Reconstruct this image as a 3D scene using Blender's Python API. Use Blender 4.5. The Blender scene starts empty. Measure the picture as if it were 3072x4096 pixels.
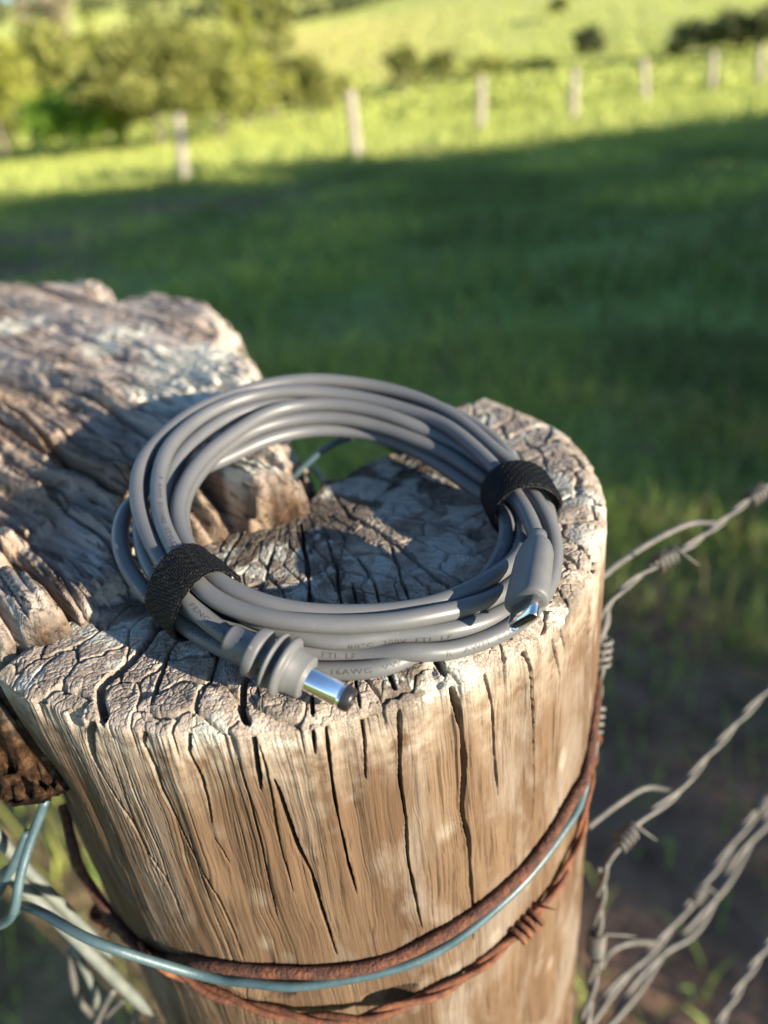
import bpy, bmesh, math, random
import numpy as np
from mathutils import Vector, Matrix

random.seed(7); rng = np.random.default_rng(11)
SC = bpy.context.scene
COL = SC.collection
R_ = math.radians

# ------------------------------------------------------------------ camera
PW, PH = 3072, 4096                    # the photograph's pixels
FPX = 26 / 36 * PH
PITCH, ROLL = R_(29.7), R_(6.07)
CAM = np.array([0, 0, 1.40])
FW = np.array([0, math.cos(PITCH), -math.sin(PITCH)])
_u0 = np.array([0, math.sin(PITCH), math.cos(PITCH)]); _r0 = np.array([1.0, 0, 0])
RT = math.cos(ROLL) * _r0 - math.sin(ROLL) * _u0
UP = math.sin(ROLL) * _r0 + math.cos(ROLL) * _u0
cd = bpy.data.cameras.new('camera'); cam = bpy.data.objects.new('camera', cd); COL.objects.link(cam)
cd.sensor_fit = 'VERTICAL'; cd.sensor_height = 36; cd.sensor_width = 27; cd.lens = 26
cd.clip_start = 0.01; cd.clip_end = 4000
cd.dof.use_dof = True; cd.dof.focus_distance = 0.178; cd.dof.aperture_fstop = 7.2; cd.dof.aperture_blades = 0
m = Matrix.Identity(4)
for i in range(3):
    m[i][0], m[i][1], m[i][2], m[i][3] = RT[i], UP[i], -FW[i], CAM[i]
cam.matrix_world = m
SC.camera = cam

# ------------------------------------------------------------------ sky, sun, exposure
SUN_AZ, SUN_EL = R_(38), R_(14.5)        # sun stands to the right and behind the photographer
SDIR = Vector((math.cos(SUN_AZ) * math.cos(SUN_EL), -math.sin(SUN_AZ) * math.cos(SUN_EL), math.sin(SUN_EL)))
w = bpy.data.worlds.new('World'); SC.world = w; w.use_nodes = True
wt = w.node_tree; bg = wt.nodes['Background']
sky = wt.nodes.new('ShaderNodeTexSky'); sky.sky_type = 'NISHITA'; sky.sun_disc = False
sky.sun_elevation = SUN_EL; sky.sun_rotation = math.atan2(SDIR.x, SDIR.y); sky.altitude = 600
sky.air_density = 1.0; sky.dust_density = 0.15; sky.ozone_density = 2.6
wt.links.new(sky.outputs[0], bg.inputs[0]); bg.inputs[1].default_value = 0.092
sl = bpy.data.lights.new('sun', 'SUN'); sl.energy = 5.0; sl.angle = R_(0.55); sl.color = (1.0, 0.87, 0.69)
so = bpy.data.objects.new('sun', sl); COL.objects.link(so); so.location = (20, -20, 20)
so.rotation_euler = SDIR.to_track_quat('Z', 'Y').to_euler()
SC.view_settings.view_transform = 'Standard'; SC.view_settings.look = 'None'
SC.view_settings.exposure = 1.68; SC.view_settings.gamma = 1.0; SC.view_settings.use_curve_mapping = False
SC.cycles.use_denoising = True
SC.cycles.max_bounces = 6

# ------------------------------------------------------------------ helpers: pixels, noise, meshes
def ray(x, y):
    return FW + RT * (x - PW / 2) / FPX + UP * (PH / 2 - y) / FPX
def onz(x, y, z):
    d = ray(x, y); return CAM + d * ((z - CAM[2]) / d[2])
def onp(x, y, P0, n):
    d = ray(x, y); return CAM + d * (((P0 - CAM) @ n) / (d @ n))
def aty(x, y, Y):
    d = ray(x, y); return CAM + d * (Y / d[1])

def _h(ix, iy, iz, s):
    n = (ix * 374761393 + iy * 668265263 + iz * 1274126177 + s * 974711) & 0xffffffff
    n = ((n ^ (n >> 13)) * 1103515245) & 0xffffffff
    n = (n ^ (n >> 16)) & 0xffff
    return n / 65535.0
def vn(x, y, z=0.0, s=0):
    x = np.asarray(x, float); y = np.asarray(y, float) + 0 * x; z = np.asarray(z, float) + 0 * x
    ix, iy, iz = np.floor(x).astype(np.int64), np.floor(y).astype(np.int64), np.floor(z).astype(np.int64)
    fx, fy, fz = x - ix, y - iy, z - iz
    fx, fy, fz = [f * f * (3 - 2 * f) for f in (fx, fy, fz)]
    r = 0
    for a in (0, 1):
        for b in (0, 1):
            for c in (0, 1):
                wgt = (fx if a else 1 - fx) * (fy if b else 1 - fy) * (fz if c else 1 - fz)
                r = r + wgt * _h(ix + a, iy + b, iz + c, s)
    return r * 2 - 1
def fbm(x, y, z=0.0, s=0, o=3):
    r, a, t = 0, 1.0, 0
    for k in range(o):
        r = r + a * vn(np.asarray(x) * 2 ** k, np.asarray(y) * 2 ** k, np.asarray(z) * 2 ** k, s + k); t += a; a *= .5
    return r / t
def vor(x, y, s=0):
    """distance to the cell border (F2-F1) and a random value per cell, jittered grid in 2-D"""
    ix, iy = np.floor(x).astype(np.int64), np.floor(y).astype(np.int64)
    f1 = np.full(x.shape, 9.); f2 = f1.copy(); cid = np.zeros(x.shape)
    for a in (-1, 0, 1):
        for b in (-1, 0, 1):
            px = ix + a + _h(ix + a, iy + b, 0 * ix, s); py = iy + b + _h(ix + a, iy + b, 0 * ix + 5, s)
            d = np.hypot(px - x, py - y); r = _h(ix + a, iy + b, 0 * ix + 9, s)
            n1 = d < f1
            f2 = np.where(n1, f1, np.minimum(f2, d)); cid = np.where(n1, r, cid); f1 = np.where(n1, d, f1)
    return f2 - f1, cid
def sst(a, b, x):
    t = np.clip((x - a) / (b - a), 0, 1); return t * t * (3 - 2 * t)

def link(name, me, mat=None, parent=None, loc=None):
    o = bpy.data.objects.new(name, me); COL.objects.link(o)
    if mat is not None and me is not None: me.materials.append(mat)
    if parent is not None: o.parent = parent
    if loc is not None: o.location = loc
    return o
def tag(o, label, cat, group=None, kind=None):
    o['label'] = label
    if cat: o['category'] = cat
    if group: o['group'] = group
    if kind: o['kind'] = kind
    return o
def empty(name, loc):
    o = bpy.data.objects.new(name, None); COL.objects.link(o); o.location = loc; o.empty_display_size = .05
    return o
def npmesh(name, V, Fq, smooth=True):
    """mesh from numpy verts and an (n,3) or (n,4) face array"""
    me = bpy.data.meshes.new(name); V = np.ascontiguousarray(V, np.float32); Fq = np.ascontiguousarray(Fq, np.int32)
    k = Fq.shape[1]
    me.vertices.add(len(V)); me.vertices.foreach_set('co', V.ravel())
    me.loops.add(Fq.size); me.loops.foreach_set('vertex_index', Fq.ravel())
    me.polygons.add(len(Fq)); me.polygons.foreach_set('loop_start', np.arange(0, Fq.size, k, dtype=np.int32))
    me.polygons.foreach_set('loop_total', np.full(len(Fq), k, np.int32))
    me.polygons.foreach_set('use_smooth', np.full(len(Fq), smooth))
    me.update(calc_edges=True); me.validate()
    return me
def attr(me, name, vals):
    a = me.attributes.new(name, 'FLOAT', 'POINT'); a.data.foreach_set('value', np.ascontiguousarray(vals, np.float32))
def cattr(me, name, vals):
    a = me.attributes.new(name, 'FLOAT_VECTOR', 'POINT'); a.data.foreach_set('vector', np.ascontiguousarray(vals, np.float32).ravel())
def catmull(P, step):
    P = np.asarray(P, float); out = []
    Q = np.vstack([2 * P[0] - P[1], P, 2 * P[-1] - P[-2]])
    for i in range(1, len(Q) - 2):
        n = max(2, int(np.linalg.norm(Q[i + 1] - Q[i]) / step)); t = np.linspace(0, 1, n, endpoint=False)[:, None]
        p0, p1, p2, p3 = Q[i - 1], Q[i], Q[i + 1], Q[i + 2]
        out.append(.5 * (2 * p1 + (p2 - p0) * t + (2 * p0 - 5 * p1 + 4 * p2 - p3) * t * t + (3 * p1 - p0 - 3 * p2 + p3) * t ** 3))
    out.append(Q[-2][None]); return np.vstack(out)
def resample(P, step):
    L = np.r_[0, np.cumsum(np.linalg.norm(np.diff(P, axis=0), axis=1))]; n = max(2, int(L[-1] / step)); s = np.linspace(0, L[-1], n)
    return np.c_[[np.interp(s, L, P[:, k]) for k in range(3)]].T
def frames(P):
    T = np.gradient(P, axis=0); T /= np.linalg.norm(T, axis=1)[:, None] + 1e-12
    N = np.zeros_like(P); a = np.array([0, 0, 1.]) if abs(T[0, 2]) < .9 else np.array([1., 0, 0])
    n = a - T[0] * (a @ T[0]); n /= np.linalg.norm(n)
    for i in range(len(P)):
        n = n - T[i] * (n @ T[i]); n /= np.linalg.norm(n) + 1e-12; N[i] = n
    return T, N, np.cross(T, N)
def tube_data(P, r, seg=12, cap=True):
    T, N, B = frames(P); n = len(P); r = np.broadcast_to(np.asarray(r, float), (n,)) if np.ndim(r) < 2 else r
    a = np.linspace(0, 2 * math.pi, seg, endpoint=False)
    rr = r[:, None, None] if r.ndim == 1 else r[:, :, None]
    V = P[:, None] + rr * (N[:, None] * np.cos(a)[None, :, None] + B[:, None] * np.sin(a)[None, :, None])
    i = np.arange(n - 1)[:, None] * seg; j = np.arange(seg)[None]; k = (j + 1) % seg
    Fq = np.stack([i + j, i + k, i + seg + k, i + seg + j], -1).reshape(-1, 4)
    V = V.reshape(-1, 3)
    if cap:
        V = np.vstack([V, P[0], P[-1]]); c0, c1 = n * seg, n * seg + 1; j = np.arange(seg); k = (j + 1) % seg
        Fq = np.vstack([Fq, np.stack([k, j, 0 * j + c0, 0 * j + c0], -1), np.stack([(n - 1) * seg + j, (n - 1) * seg + k, 0 * j + c1, 0 * j + c1], -1)])
    return V, Fq
def quads_to_mesh(name, V, Fq, smooth=True):
    me = bpy.data.meshes.new(name)
    me.from_pydata(V.tolist(), [], [list(dict.fromkeys(f)) for f in Fq.tolist()])
    me.polygons.foreach_set('use_smooth', np.full(len(me.polygons), smooth)); me.update()
    return me
def join_data(parts):
    V, Fq, o = [], [], 0
    for v, f in parts: V.append(v); Fq.append(f + o); o += len(v)
    return np.vstack(V), np.vstack(Fq)
def tube(name, P, r, mat, parent=None, seg=12):
    V, Fq = tube_data(np.asarray(P, float), r, seg); return link(name, quads_to_mesh(name, V, Fq), mat, parent)
def lathe(name, prof, A, B, mat, parent=None, seg=48):
    """profile (distance along axis, radius) turned round the axis A->B"""
    A = np.array(A, float); ax = np.array(B, float) - A; ax /= np.linalg.norm(ax)
    n = np.cross(ax, [0, 0, 1.]); n /= np.linalg.norm(n); b = np.cross(ax, n)
    a = np.linspace(0, 2 * math.pi, seg, endpoint=False)
    V = np.vstack([A + ax * d + r * (np.cos(a)[:, None] * n + np.sin(a)[:, None] * b) for d, r in prof])
    i = np.arange(len(prof) - 1)[:, None] * seg; j = np.arange(seg)[None]; k = (j + 1) % seg
    Fq = np.stack([i + j, i + k, i + seg + k, i + seg + j], -1).reshape(-1, 4)
    o = link(name, quads_to_mesh(name, V, Fq), mat, parent)
    return o

# ------------------------------------------------------------------ helpers: materials
def mat(name, rough=.8, base=None, metal=0.0, spec=.5):
    mt = bpy.data.materials.new(name); mt.use_nodes = True; t = mt.node_tree; b = t.nodes['Principled BSDF']
    b.inputs['Roughness'].default_value = rough; b.inputs['Metallic'].default_value = metal
    b.inputs['Specular IOR Level'].default_value = spec
    if base: b.inputs['Base Color'].default_value = (*base, 1)
    return mt, t, b
def N(t, typ, **kw):
    n = t.nodes.new('ShaderNode' + typ)
    for k, v in kw.items():
        if hasattr(n, k): setattr(n, k, v)
        else: n.inputs[k.replace('_', ' ')].default_value = v
    return n
def coords(t, scale=(1, 1, 1)):
    tc = N(t, 'TexCoord'); mp = N(t, 'Mapping'); mp.inputs['Scale'].default_value = scale
    t.links.new(tc.outputs['Object'], mp.inputs['Vector']); return mp.outputs[0]
def noise(t, vec, scale, detail=4, rough=.55, dist=0.0):
    n = N(t, 'TexNoise'); n.inputs['Scale'].default_value = scale; n.inputs['Detail'].default_value = detail
    n.inputs['Roughness'].default_value = rough; n.inputs['Distortion'].default_value = dist
    t.links.new(vec, n.inputs['Vector']); return n.outputs['Fac']
def ramp(t, fac, stops):
    r = N(t, 'ValToRGB'); e = r.color_ramp.elements
    while len(e) < len(stops): e.new(.5)
    for q, (p, c) in zip(e, stops): q.position = p; q.color = (*c, 1) if len(c) == 3 else c
    t.links.new(fac, r.inputs[0]); return r.outputs[0]
def mix(t, fac, a, b, typ='MIX'):
    n = N(t, 'Mix', data_type='RGBA', blend_type=typ)
    for s, v in ((0, fac), (6, a), (7, b)):
        if isinstance(v, (int, float)): n.inputs[s].default_value = v
        elif isinstance(v, tuple): n.inputs[s].default_value = (*v, 1)
        else: t.links.new(v, n.inputs[s])
    return n.outputs[2]
def mth(t, op, a, b=0.0, c=0.0, clamp=False):
    n = N(t, 'Math', operation=op, use_clamp=clamp)
    for s, v in enumerate((a, b, c)):
        if isinstance(v, (int, float)): n.inputs[s].default_value = v
        else: t.links.new(v, n.inputs[s])
    return n.outputs[0]
def at(t, name): return N(t, 'Attribute', attribute_name=name).outputs['Fac']
def atv(t, name): return N(t, 'Attribute', attribute_name=name).outputs['Color']
def bump(t, b, hgt, dist, strength=1.0, prev=None):
    n = N(t, 'Bump'); n.inputs['Distance'].default_value = dist; n.inputs['Strength'].default_value = strength
    t.links.new(hgt, n.inputs['Height'])
    if prev is not None: t.links.new(prev, n.inputs['Normal'])
    t.links.new(n.outputs[0], b.inputs['Normal']); return n.outputs[0]
def maprange(t, v, a, b, c=0.0, d=1.0):
    n = N(t, 'MapRange'); t.links.new(v, n.inputs[0])
    for i, q in enumerate((a, b, c, d)): n.inputs[i + 1].default_value = q
    return n.outputs[0]

# ================================================================== SETTING: terrain
def smooth0(x): return np.maximum(x, 0) ** 2 / (np.maximum(x, 0) + 12)
def terrain(x, y):
    x = np.asarray(x, float); y = np.asarray(y, float); r = np.hypot(x, y)
    far = sst(38, 120, r)
    g = lambda cx, cy, sx, sy, h: h * np.exp(-((x - cx) / sx) ** 2 - ((y - cy) / sy) ** 2)
    z = far * (g(95, 270, 130, 120, 33) + g(-62, 190, 42, 52, 15) + g(-30, 520, 330, 110, 64) + g(-300, 420, 150, 150, 27))
    z = z + far * 1.2 * fbm(x / 60, y / 60, 0, 3) + .05 * fbm(x / 3.0, y / 3.0, 0, 5) * sst(1.5, 6, r)
    z = z - .9 * sst(40, 70, r) * (1 - sst(90, 150, r))
    return z
def hit(px, py, rmax=900):
    d = ray(px, py); t = np.linspace(.3, rmax, 9000) / np.hypot(d[0], d[1]); P = CAM + d * t[:, None]
    below = P[:, 2] <= terrain(P[:, 0], P[:, 1])
    i = int(np.argmax(below)) if below.any() else len(t) - 1
    return P[i]

rr = np.r_[0, np.geomspace(.25, 2600, 210)]; aa = np.linspace(0, 2 * math.pi, 360, endpoint=False)
X = (rr[:, None] * np.sin(aa)); Y = (rr[:, None] * np.cos(aa)); Z = terrain(X, Y)
V = np.stack([X, Y, Z], -1).reshape(-1, 3); i = np.arange(len(rr) - 1)[:, None] * 360; j = np.arange(360)[None]; k = (j + 1) % 360
gm = npmesh('ground', V, np.stack([i + j, i + 360 + j, i + 360 + k, i + k], -1).reshape(-1, 4))
mt, t, b = mat('pasture', .95, spec=.1)
v = coords(t)
n1 = noise(t, v, 1.3, 5, .6); n2 = noise(t, v, .035, 4, .55); n3 = noise(t, v, 9, 5, .65); n4 = noise(t, v, .35, 4, .6)
grass = ramp(t, n3, [(.25, (.075, .13, .03)), (.55, (.18, .26, .065)), (.8, (.36, .37, .13))])
lush = ramp(t, n1, [(.3, (.32, .36, .09)), (.7, (.48, .50, .17))])
gold = ramp(t, n1, [(.3, (.46, .40, .11)), (.7, (.58, .50, .18))])
geo = N(t, 'NewGeometry'); ln = N(t, 'VectorMath', operation='LENGTH'); t.links.new(geo.outputs['Position'], ln.inputs[0])
farm = maprange(t, ln.outputs['Value'], 14, 24)
goldm = at(t, 'gold')
pas = mix(t, goldm, lush, gold)
soil = ramp(t, n3, [(.3, (.075, .045, .03)), (.7, (.24, .145, .095))])
sm = mth(t, 'MULTIPLY', ramp(t, n4, [(.47, (0, 0, 0)), (.60, (1, 1, 1))]), 1.0)
sm = mth(t, 'MAXIMUM', mth(t, 'MULTIPLY', sm, .35), at(t, 'soil'))
col = mix(t, farm, mix(t, sm, grass, soil), mix(t, mth(t, 'MULTIPLY', at(t, 'soil'), .9), pas, soil))
t.links.new(col, b.inputs['Base Color'])
bump(t, b, n3, .04, .8)
R2 = np.hypot(V[:, 0], V[:, 1]); AZ = np.degrees(np.arctan2(V[:, 0], V[:, 1]))
sl_ = sst(3.0, 1.1, R2)
def bare(x, y):
    r_ = np.zeros(np.shape(x))
    for (px, py, rad, amt) in [(800, 815, 2.0, 1.0), (120, 960, 1.8, 1.0), (1650, 610, 1.8, .7), (480, 840, 2.2, .8), (60, 1080, 1.2, .9), (2700, 3300, .35, .8), (2950, 3700, .3, .8), (2500, 2700, .4, .6)]:
        c = onz(px, py, 0.0); r_ = np.maximum(r_, amt * np.exp(-((x - c[0]) / rad / 1.3) ** 2 - ((y - c[1]) / rad) ** 2))
    return np.clip(r_ * (1 + .8 * fbm(x * 2.2, y * 2.2, 0, 151)), 0, 1)
redp = bare(V[:, 0], V[:, 1])
attr(gm, 'soil', np.clip(sl_ * .85 + redp, 0, 1))
gd = np.exp(-((AZ + 1) / 9) ** 2) * sst(70, 110, R2) * (1 - sst(150, 230, R2)) + .25 * fbm(V[:, 0] / 40, V[:, 1] / 40)
attr(gm, 'gold', np.clip(gd, 0, 1))
ground = link('ground', gm, mt); ground['kind'] = 'structure'
ground['label'] = 'green pasture with bare reddish soil near the post and grassy hills beyond'

# ================================================================== wood: strainer post
PC = np.array([-.0272, .2123]); PR = .096; ZT = 1.285
SCN = np.array([-.022, .172])                      # centre of the sound part of the top
def cyl(px, py, Rr=PR):
    d = ray(px, py); a = d[0] ** 2 + d[1] ** 2; bq = -(d[0] * PC[0] + d[1] * PC[1]); c = PC @ PC - Rr * Rr
    s = max(bq * bq - a * c, 0); return CAM + d * ((-bq - math.sqrt(s)) / a)
def onpost(px, py):
    P = onz(px, py, ZT)
    if np.hypot(P[0] - PC[0], P[1] - PC[1]) < PR - .001: return P
    return cyl(px, py)
NT = 1500
# angles seen from the sound centre, denser where the camera looks
th = np.linspace(-math.pi, math.pi, 4000); wgt = np.where((th > R_(-175)) & (th < R_(60)), 1.0, .3)
cw = np.cumsum(wgt); cw = (cw - cw[0]) / (cw[-1] - cw[0]); TH = np.interp(np.linspace(0, 1, NT, endpoint=False), cw, th)
dirs = np.stack([np.cos(TH), np.sin(TH)], -1)
rel = SCN - PC; bq = dirs @ rel; Rfull = -bq + np.sqrt(bq * bq - (rel @ rel - PR * PR))
cut = np.array([(-.0975, .1475), (-.089, .160), (-.071, .168), (-.062, .190), (-.047, .205), (-.034, .216), (-.027, .213), (-.022, .222), (-.019, .232), (-.012, .231), (-.006, .240), (.006, .245), (.016, .246), (.024, .256), (.031, .268), (.044, .274)])
ca = np.arctan2(cut[:, 1] - SCN[1], cut[:, 0] - SCN[0]); cr = np.hypot(cut[:, 1] - SCN[1], cut[:, 0] - SCN[0])
ca = np.where(ca < -1.5, ca + 2 * math.pi, ca); o_ = np.argsort(ca); ca, cr = ca[o_], cr[o_]
tw = np.where(TH < -1.5, TH + 2 * math.pi, TH)
incut = (tw > ca[0]) & (tw < ca[-1])
Rcut = np.where(incut, np.minimum(np.interp(tw, ca, cr), Rfull), Rfull)
Rcut = Rcut + .0012 * fbm(TH * 9, 0 * TH, 0, 21)
LB = .0045 * np.exp(-((np.degrees(np.arctan2(SCN[1] + Rcut * dirs[:, 1] - PC[1], SCN[0] + Rcut * dirs[:, 0] - PC[0])) + 141) / 13) ** 2); Rcut = Rcut + LB
nr = 235; rho = np.linspace(.012, 1, nr) ** .92
zs = np.r_[np.linspace(0, .175, 290)[1:], np.linspace(.175, 1.29, 30)[1:]]
# top sheet, then the side going down
TX = SCN[0] + rho[:, None] * Rcut * dirs[:, 0]; TY = SCN[1] + rho[:, None] * Rcut * dirs[:, 1]
edge = (1 - rho[:, None]) * Rcut                                   # distance from the rim
rnd = .0032 * np.clip(1 - edge / .0075, 0, 1) ** 2                   # worn rim
TZ = ZT - rnd + .0065 * sst(.02, .10, (TX - PC[0]) * .75 + (TY - PC[1]) * .66) + .0012 * fbm(TX * 45, TY * 45, 0, 31)
bl = sst(.052, .066, zs)[:, None]
RS = Rcut * (1 - bl) + Rfull * bl - LB * sst(0, .045, zs)[:, None] * (1 - bl)
SX = SCN[0] + RS * dirs[:, 0]; SY = SCN[1] + RS * dirs[:, 1]
SZ = np.minimum(TZ[-1][None] - .0003, 9) - zs[:, None] * np.ones(NT)
nx = np.where(incut, dirs[:, 0], (SCN[0] + Rfull * dirs[:, 0] - PC[0]) / PR); ny = np.where(incut, dirs[:, 1], (SCN[1] + Rfull * dirs[:, 1] - PC[1]) / PR)
P3 = np.concatenate([np.stack([TX, TY, TZ], -1), np.stack([SX, SY, SZ], -1)], 0)
nrow = P3.shape[0]; P3 = P3.reshape(-1, 3)
top = np.r_[np.ones(nr * NT), np.zeros(len(zs) * NT)]
nrm = np.zeros_like(P3); nrm[:nr * NT, 2] = 1
sidew = np.tile(np.stack([nx, ny, 0 * nx], -1), (len(zs), 1)); nrm[nr * NT:] = sidew
ed = edge.ravel(); tilt = np.clip(1 - ed / .004, 0, 1) ** 2 * .75
nrm[:nr * NT] += tilt[:, None] * np.tile(np.stack([nx, ny, 0 * nx], -1), (nr, 1))
depth_below = np.r_[np.zeros(nr * NT), np.repeat(zs, NT)]
k_ = np.clip(1 - depth_below / .005, 0, 1) ** 2 * .7 * (1 - top); nrm[:, 2] += k_
nrm /= np.linalg.norm(nrm, axis=1)[:, None]
ang = np.arctan2(P3[:, 1] - PC[1], P3[:, 0] - PC[0])
# cracks: photographed polylines, (points, half width mm, depth mm)
CR = [
 ([(1199, 2093), (1224, 2225), (1236, 2323), (1232, 2413), (1245, 2560), (1247, 2798), (1251, 2876), (1259, 3001)], .62, 6),
 ([(1330, 1970), (1404, 2077), (1470, 2102), (1527, 2143), (1625, 2225), (1724, 2298), (1830, 2364), (1950, 2470), (2046, 2539), (2093, 2602), (2121, 2657), (2132, 2892), (2136, 3127), (2132, 3284)], .6, 5),
 ([(1002, 2052), (961, 2134), (904, 2225), (892, 2266), (850, 2420), (870, 2633), (823, 2751), (784, 2829), (744, 2923), (752, 3017), (799, 3096), (831, 3205), (846, 3346), (925, 3480)], .5, 4),
 ([(1470, 2069), (1601, 2061), (1765, 2093), (1871, 2110), (1990, 2140), (2150, 2230)], .32, 2.5),
 ([(1306, 2159), (1347, 2274), (1355, 2348), (1400, 2560), (1439, 2837), (1459, 2923), (1463, 3111)], .45, 4),
 ([(1412, 2335), (1437, 2421), (1500, 2600), (1576, 2735), (1600, 2845), (1607, 3127), (1631, 3284), (1631, 3440), (1670, 3636), (1690, 3715)], .6, 5),
 ([(680, 2420), (580, 2578), (541, 2625), (478, 2672), (407, 2719), (392, 2766), (407, 2829), (368, 2907), (376, 3001), (407, 3072)], 1.25, 7),
 ([(407, 3072), (486, 3205), (549, 3307), (596, 3401), (666, 3503), (713, 3620), (740, 3700)], .55, 4),
 ([(770, 2480), (682, 2602), (650, 2680), (580, 2892), (572, 2970), (627, 3080), (650, 3166), (705, 3268), (768, 3401), (862, 3558), (940, 3738), (972, 3832)], .55, 4.5),
 ([(1040, 2600), (980, 2727), (948, 2845), (1011, 2876), (1019, 2970), (1042, 3150)], .8, 6),
 ([(1097, 3127), (1152, 3284), (1191, 3401), (1246, 3503), (1285, 3636), (1345, 3820)], .7, 5),
 ([(1302, 2876), (1325, 3127), (1357, 3284), (1388, 3440), (1427, 3581)], .45, 4),
 ([(1690, 2540), (1764, 2665), (1819, 2751), (1843, 2892), (1858, 3049), (1850, 3244), (1878, 3362), (1890, 3613), (1895, 3760)], .8, 6.5),
 ([(1900, 2590), (1937, 2680), (1972, 2813), (1984, 3009), (1995, 3182)], .4, 3.5),
 ([(2150, 2450), (2210, 2563), (2242, 2696), (2234, 2813)], .4, 3),
 ([(2080, 2330), (2180, 2440), (2240, 2530), (2280, 2640)], .4, 3),
 ([(1100, 2180), (1060, 2300), (1040, 2380)], .35, 3), ([(1010, 2300), (1120, 2330), (1230, 2323)], .3, 2),
 ([(1560, 2180), (1600, 2300), (1640, 2400)], .35, 3), ([(1430, 2230), (1500, 2330), (1520, 2420)], .35, 3),
 ([(2060, 1840), (2180, 1990), (2330, 2010), (2400, 2030)], .35, 2.5), ([(2210, 2200), (2330, 2260), (2420, 2230)], .35, 3),
 ([(250, 2760), (300, 2950), (420, 3200), (500, 3420)], .35, 2.5), ([(120, 2700), (230, 2600), (330, 2560)], .3, 2),
]
for q in range(5):                                                # finer checks in the side grain
    x0 = random.uniform(300, 2300); y0 = random.uniform(2950, 3500); L = random.uniform(350, 800)
    lean = (1128 * 1.852 - x0) / (3906 * 1.852 - y0)
    CR.append(([(x0 + lean * L * f + 10 * math.sin(5 * f + q), y0 + L * f) for f in (0, .25, .5, .75, 1)], random.uniform(.16, .28), random.uniform(1, 2)))
wob = np.stack([fbm(P3[:, 0] * 160, P3[:, 1] * 160, P3[:, 2] * 60, 41, 3), fbm(P3[:, 0] * 160, P3[:, 1] * 160, P3[:, 2] * 60, 47, 3), 0 * P3[:, 0]], -1) * .0005
Pw = P3.copy()
_rs = np.hypot(P3[:, 0] - PC[0], P3[:, 1] - PC[1]); _sd = (top < .5) & (_rs > .08)
Pw[_sd, 0] = PC[0] + (P3[_sd, 0] - PC[0]) * PR / _rs[_sd]; Pw[_sd, 1] = PC[1] + (P3[_sd, 1] - PC[1]) * PR / _rs[_sd]
Pw[top > .5, 2] = ZT
Pw = Pw + wob * np.array([1, 1, 0])
disp = np.zeros(len(P3))
for pts, hw, dp in CR:
    Q = np.array([onpost(*p) for p in pts]); Q = resample(Q, .004); nQ = len(Q)
    lo, hi = Q.min(0) - .004, Q.max(0) + .004
    idx = np.where(((Pw > lo) & (Pw < hi)).all(1))[0]
    if not len(idx): continue
    d = np.full(len(idx), 9.); tt = np.zeros(len(idx)); p = Pw[idx]
    for s in range(nQ - 1):
        a, e = Q[s], Q[s + 1] - Q[s]; u = np.clip(((p - a) @ e) / (e @ e + 1e-12), 0, 1)
        dd = np.linalg.norm(p - a - u[:, None] * e, axis=1); n_ = dd < d; d[n_] = dd[n_]; tt[n_] = (s + u[n_]) / (nQ - 1)
    hwv = max(hw * .52, .2) * 1e-3 * (.45 + .55 * np.minimum(1, np.minimum(tt, 1 - tt) * 8)) * (1 + .25 * vn(tt * nQ * .9, 0 * tt, 0, 51)) * (1 + .5 * np.exp(-depth_below[idx] / .018))
    prof = np.clip(1 - (d / hwv / 1.35) ** 2, 0, 1) ** .6
    disp[idx] = np.minimum(disp[idx], -dp * 1e-3 * prof)
# rot hole in the top
for (px, py, rad, dp) in [(1912, 2134, .0032, .007), (1425, 2390, .0026, .005), (1360, 2350, .0018, .004)]:
    c = onz(px, py, ZT); d = np.hypot(Pw[:, 0] - c[0], Pw[:, 1] - c[1]); disp = np.minimum(disp, -dp * top * np.clip(1 - (d / rad) ** 2, 0, 1) ** .7)
# end grain: crackled plates, radially drawn out
rad = np.hypot(P3[:, 0] - PC[0], P3[:, 1] - PC[1]); pc = np.array([-.030, .222])
ra = np.arctan2(P3[:, 1] - pc[1], P3[:, 0] - pc[0]); rd = np.hypot(P3[:, 0] - pc[0], P3[:, 1] - pc[1])
wx = fbm(P3[:, 0] * 200, P3[:, 1] * 200, 0, 61) * .25
e1, c1 = vor(ra * 9 + wx * .7, rd * 75 + wx * .7, 3); e2, c2 = vor(ra * 26 + wx * 2.2, rd * 300 + wx * 1.8, 5)
e3, c3 = vor(P3[:, 0] * 700 + wx * 4, P3[:, 1] * 700 + wx * 3, 8)
tmask = np.maximum(top, np.clip(1 - depth_below / .010, 0, 1) ** 1.5 * (1 - top))
disp += tmask * (-.0018 * np.exp(-(e1 / .05) ** 2) - .0006 * np.exp(-(e2 / .065) ** 2) * sst(-.35, .35, fbm(P3[:, 0] * 90, P3[:, 1] * 90, 0, 98)) - .00022 * np.exp(-(e3 / .11) ** 2) + .00045 * (c1 - .5) + .00015 * (c2 - .5))
disp += top * .00022 * fbm(P3[:, 0] * 420, P3[:, 1] * 420, 0, 71)
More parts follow.
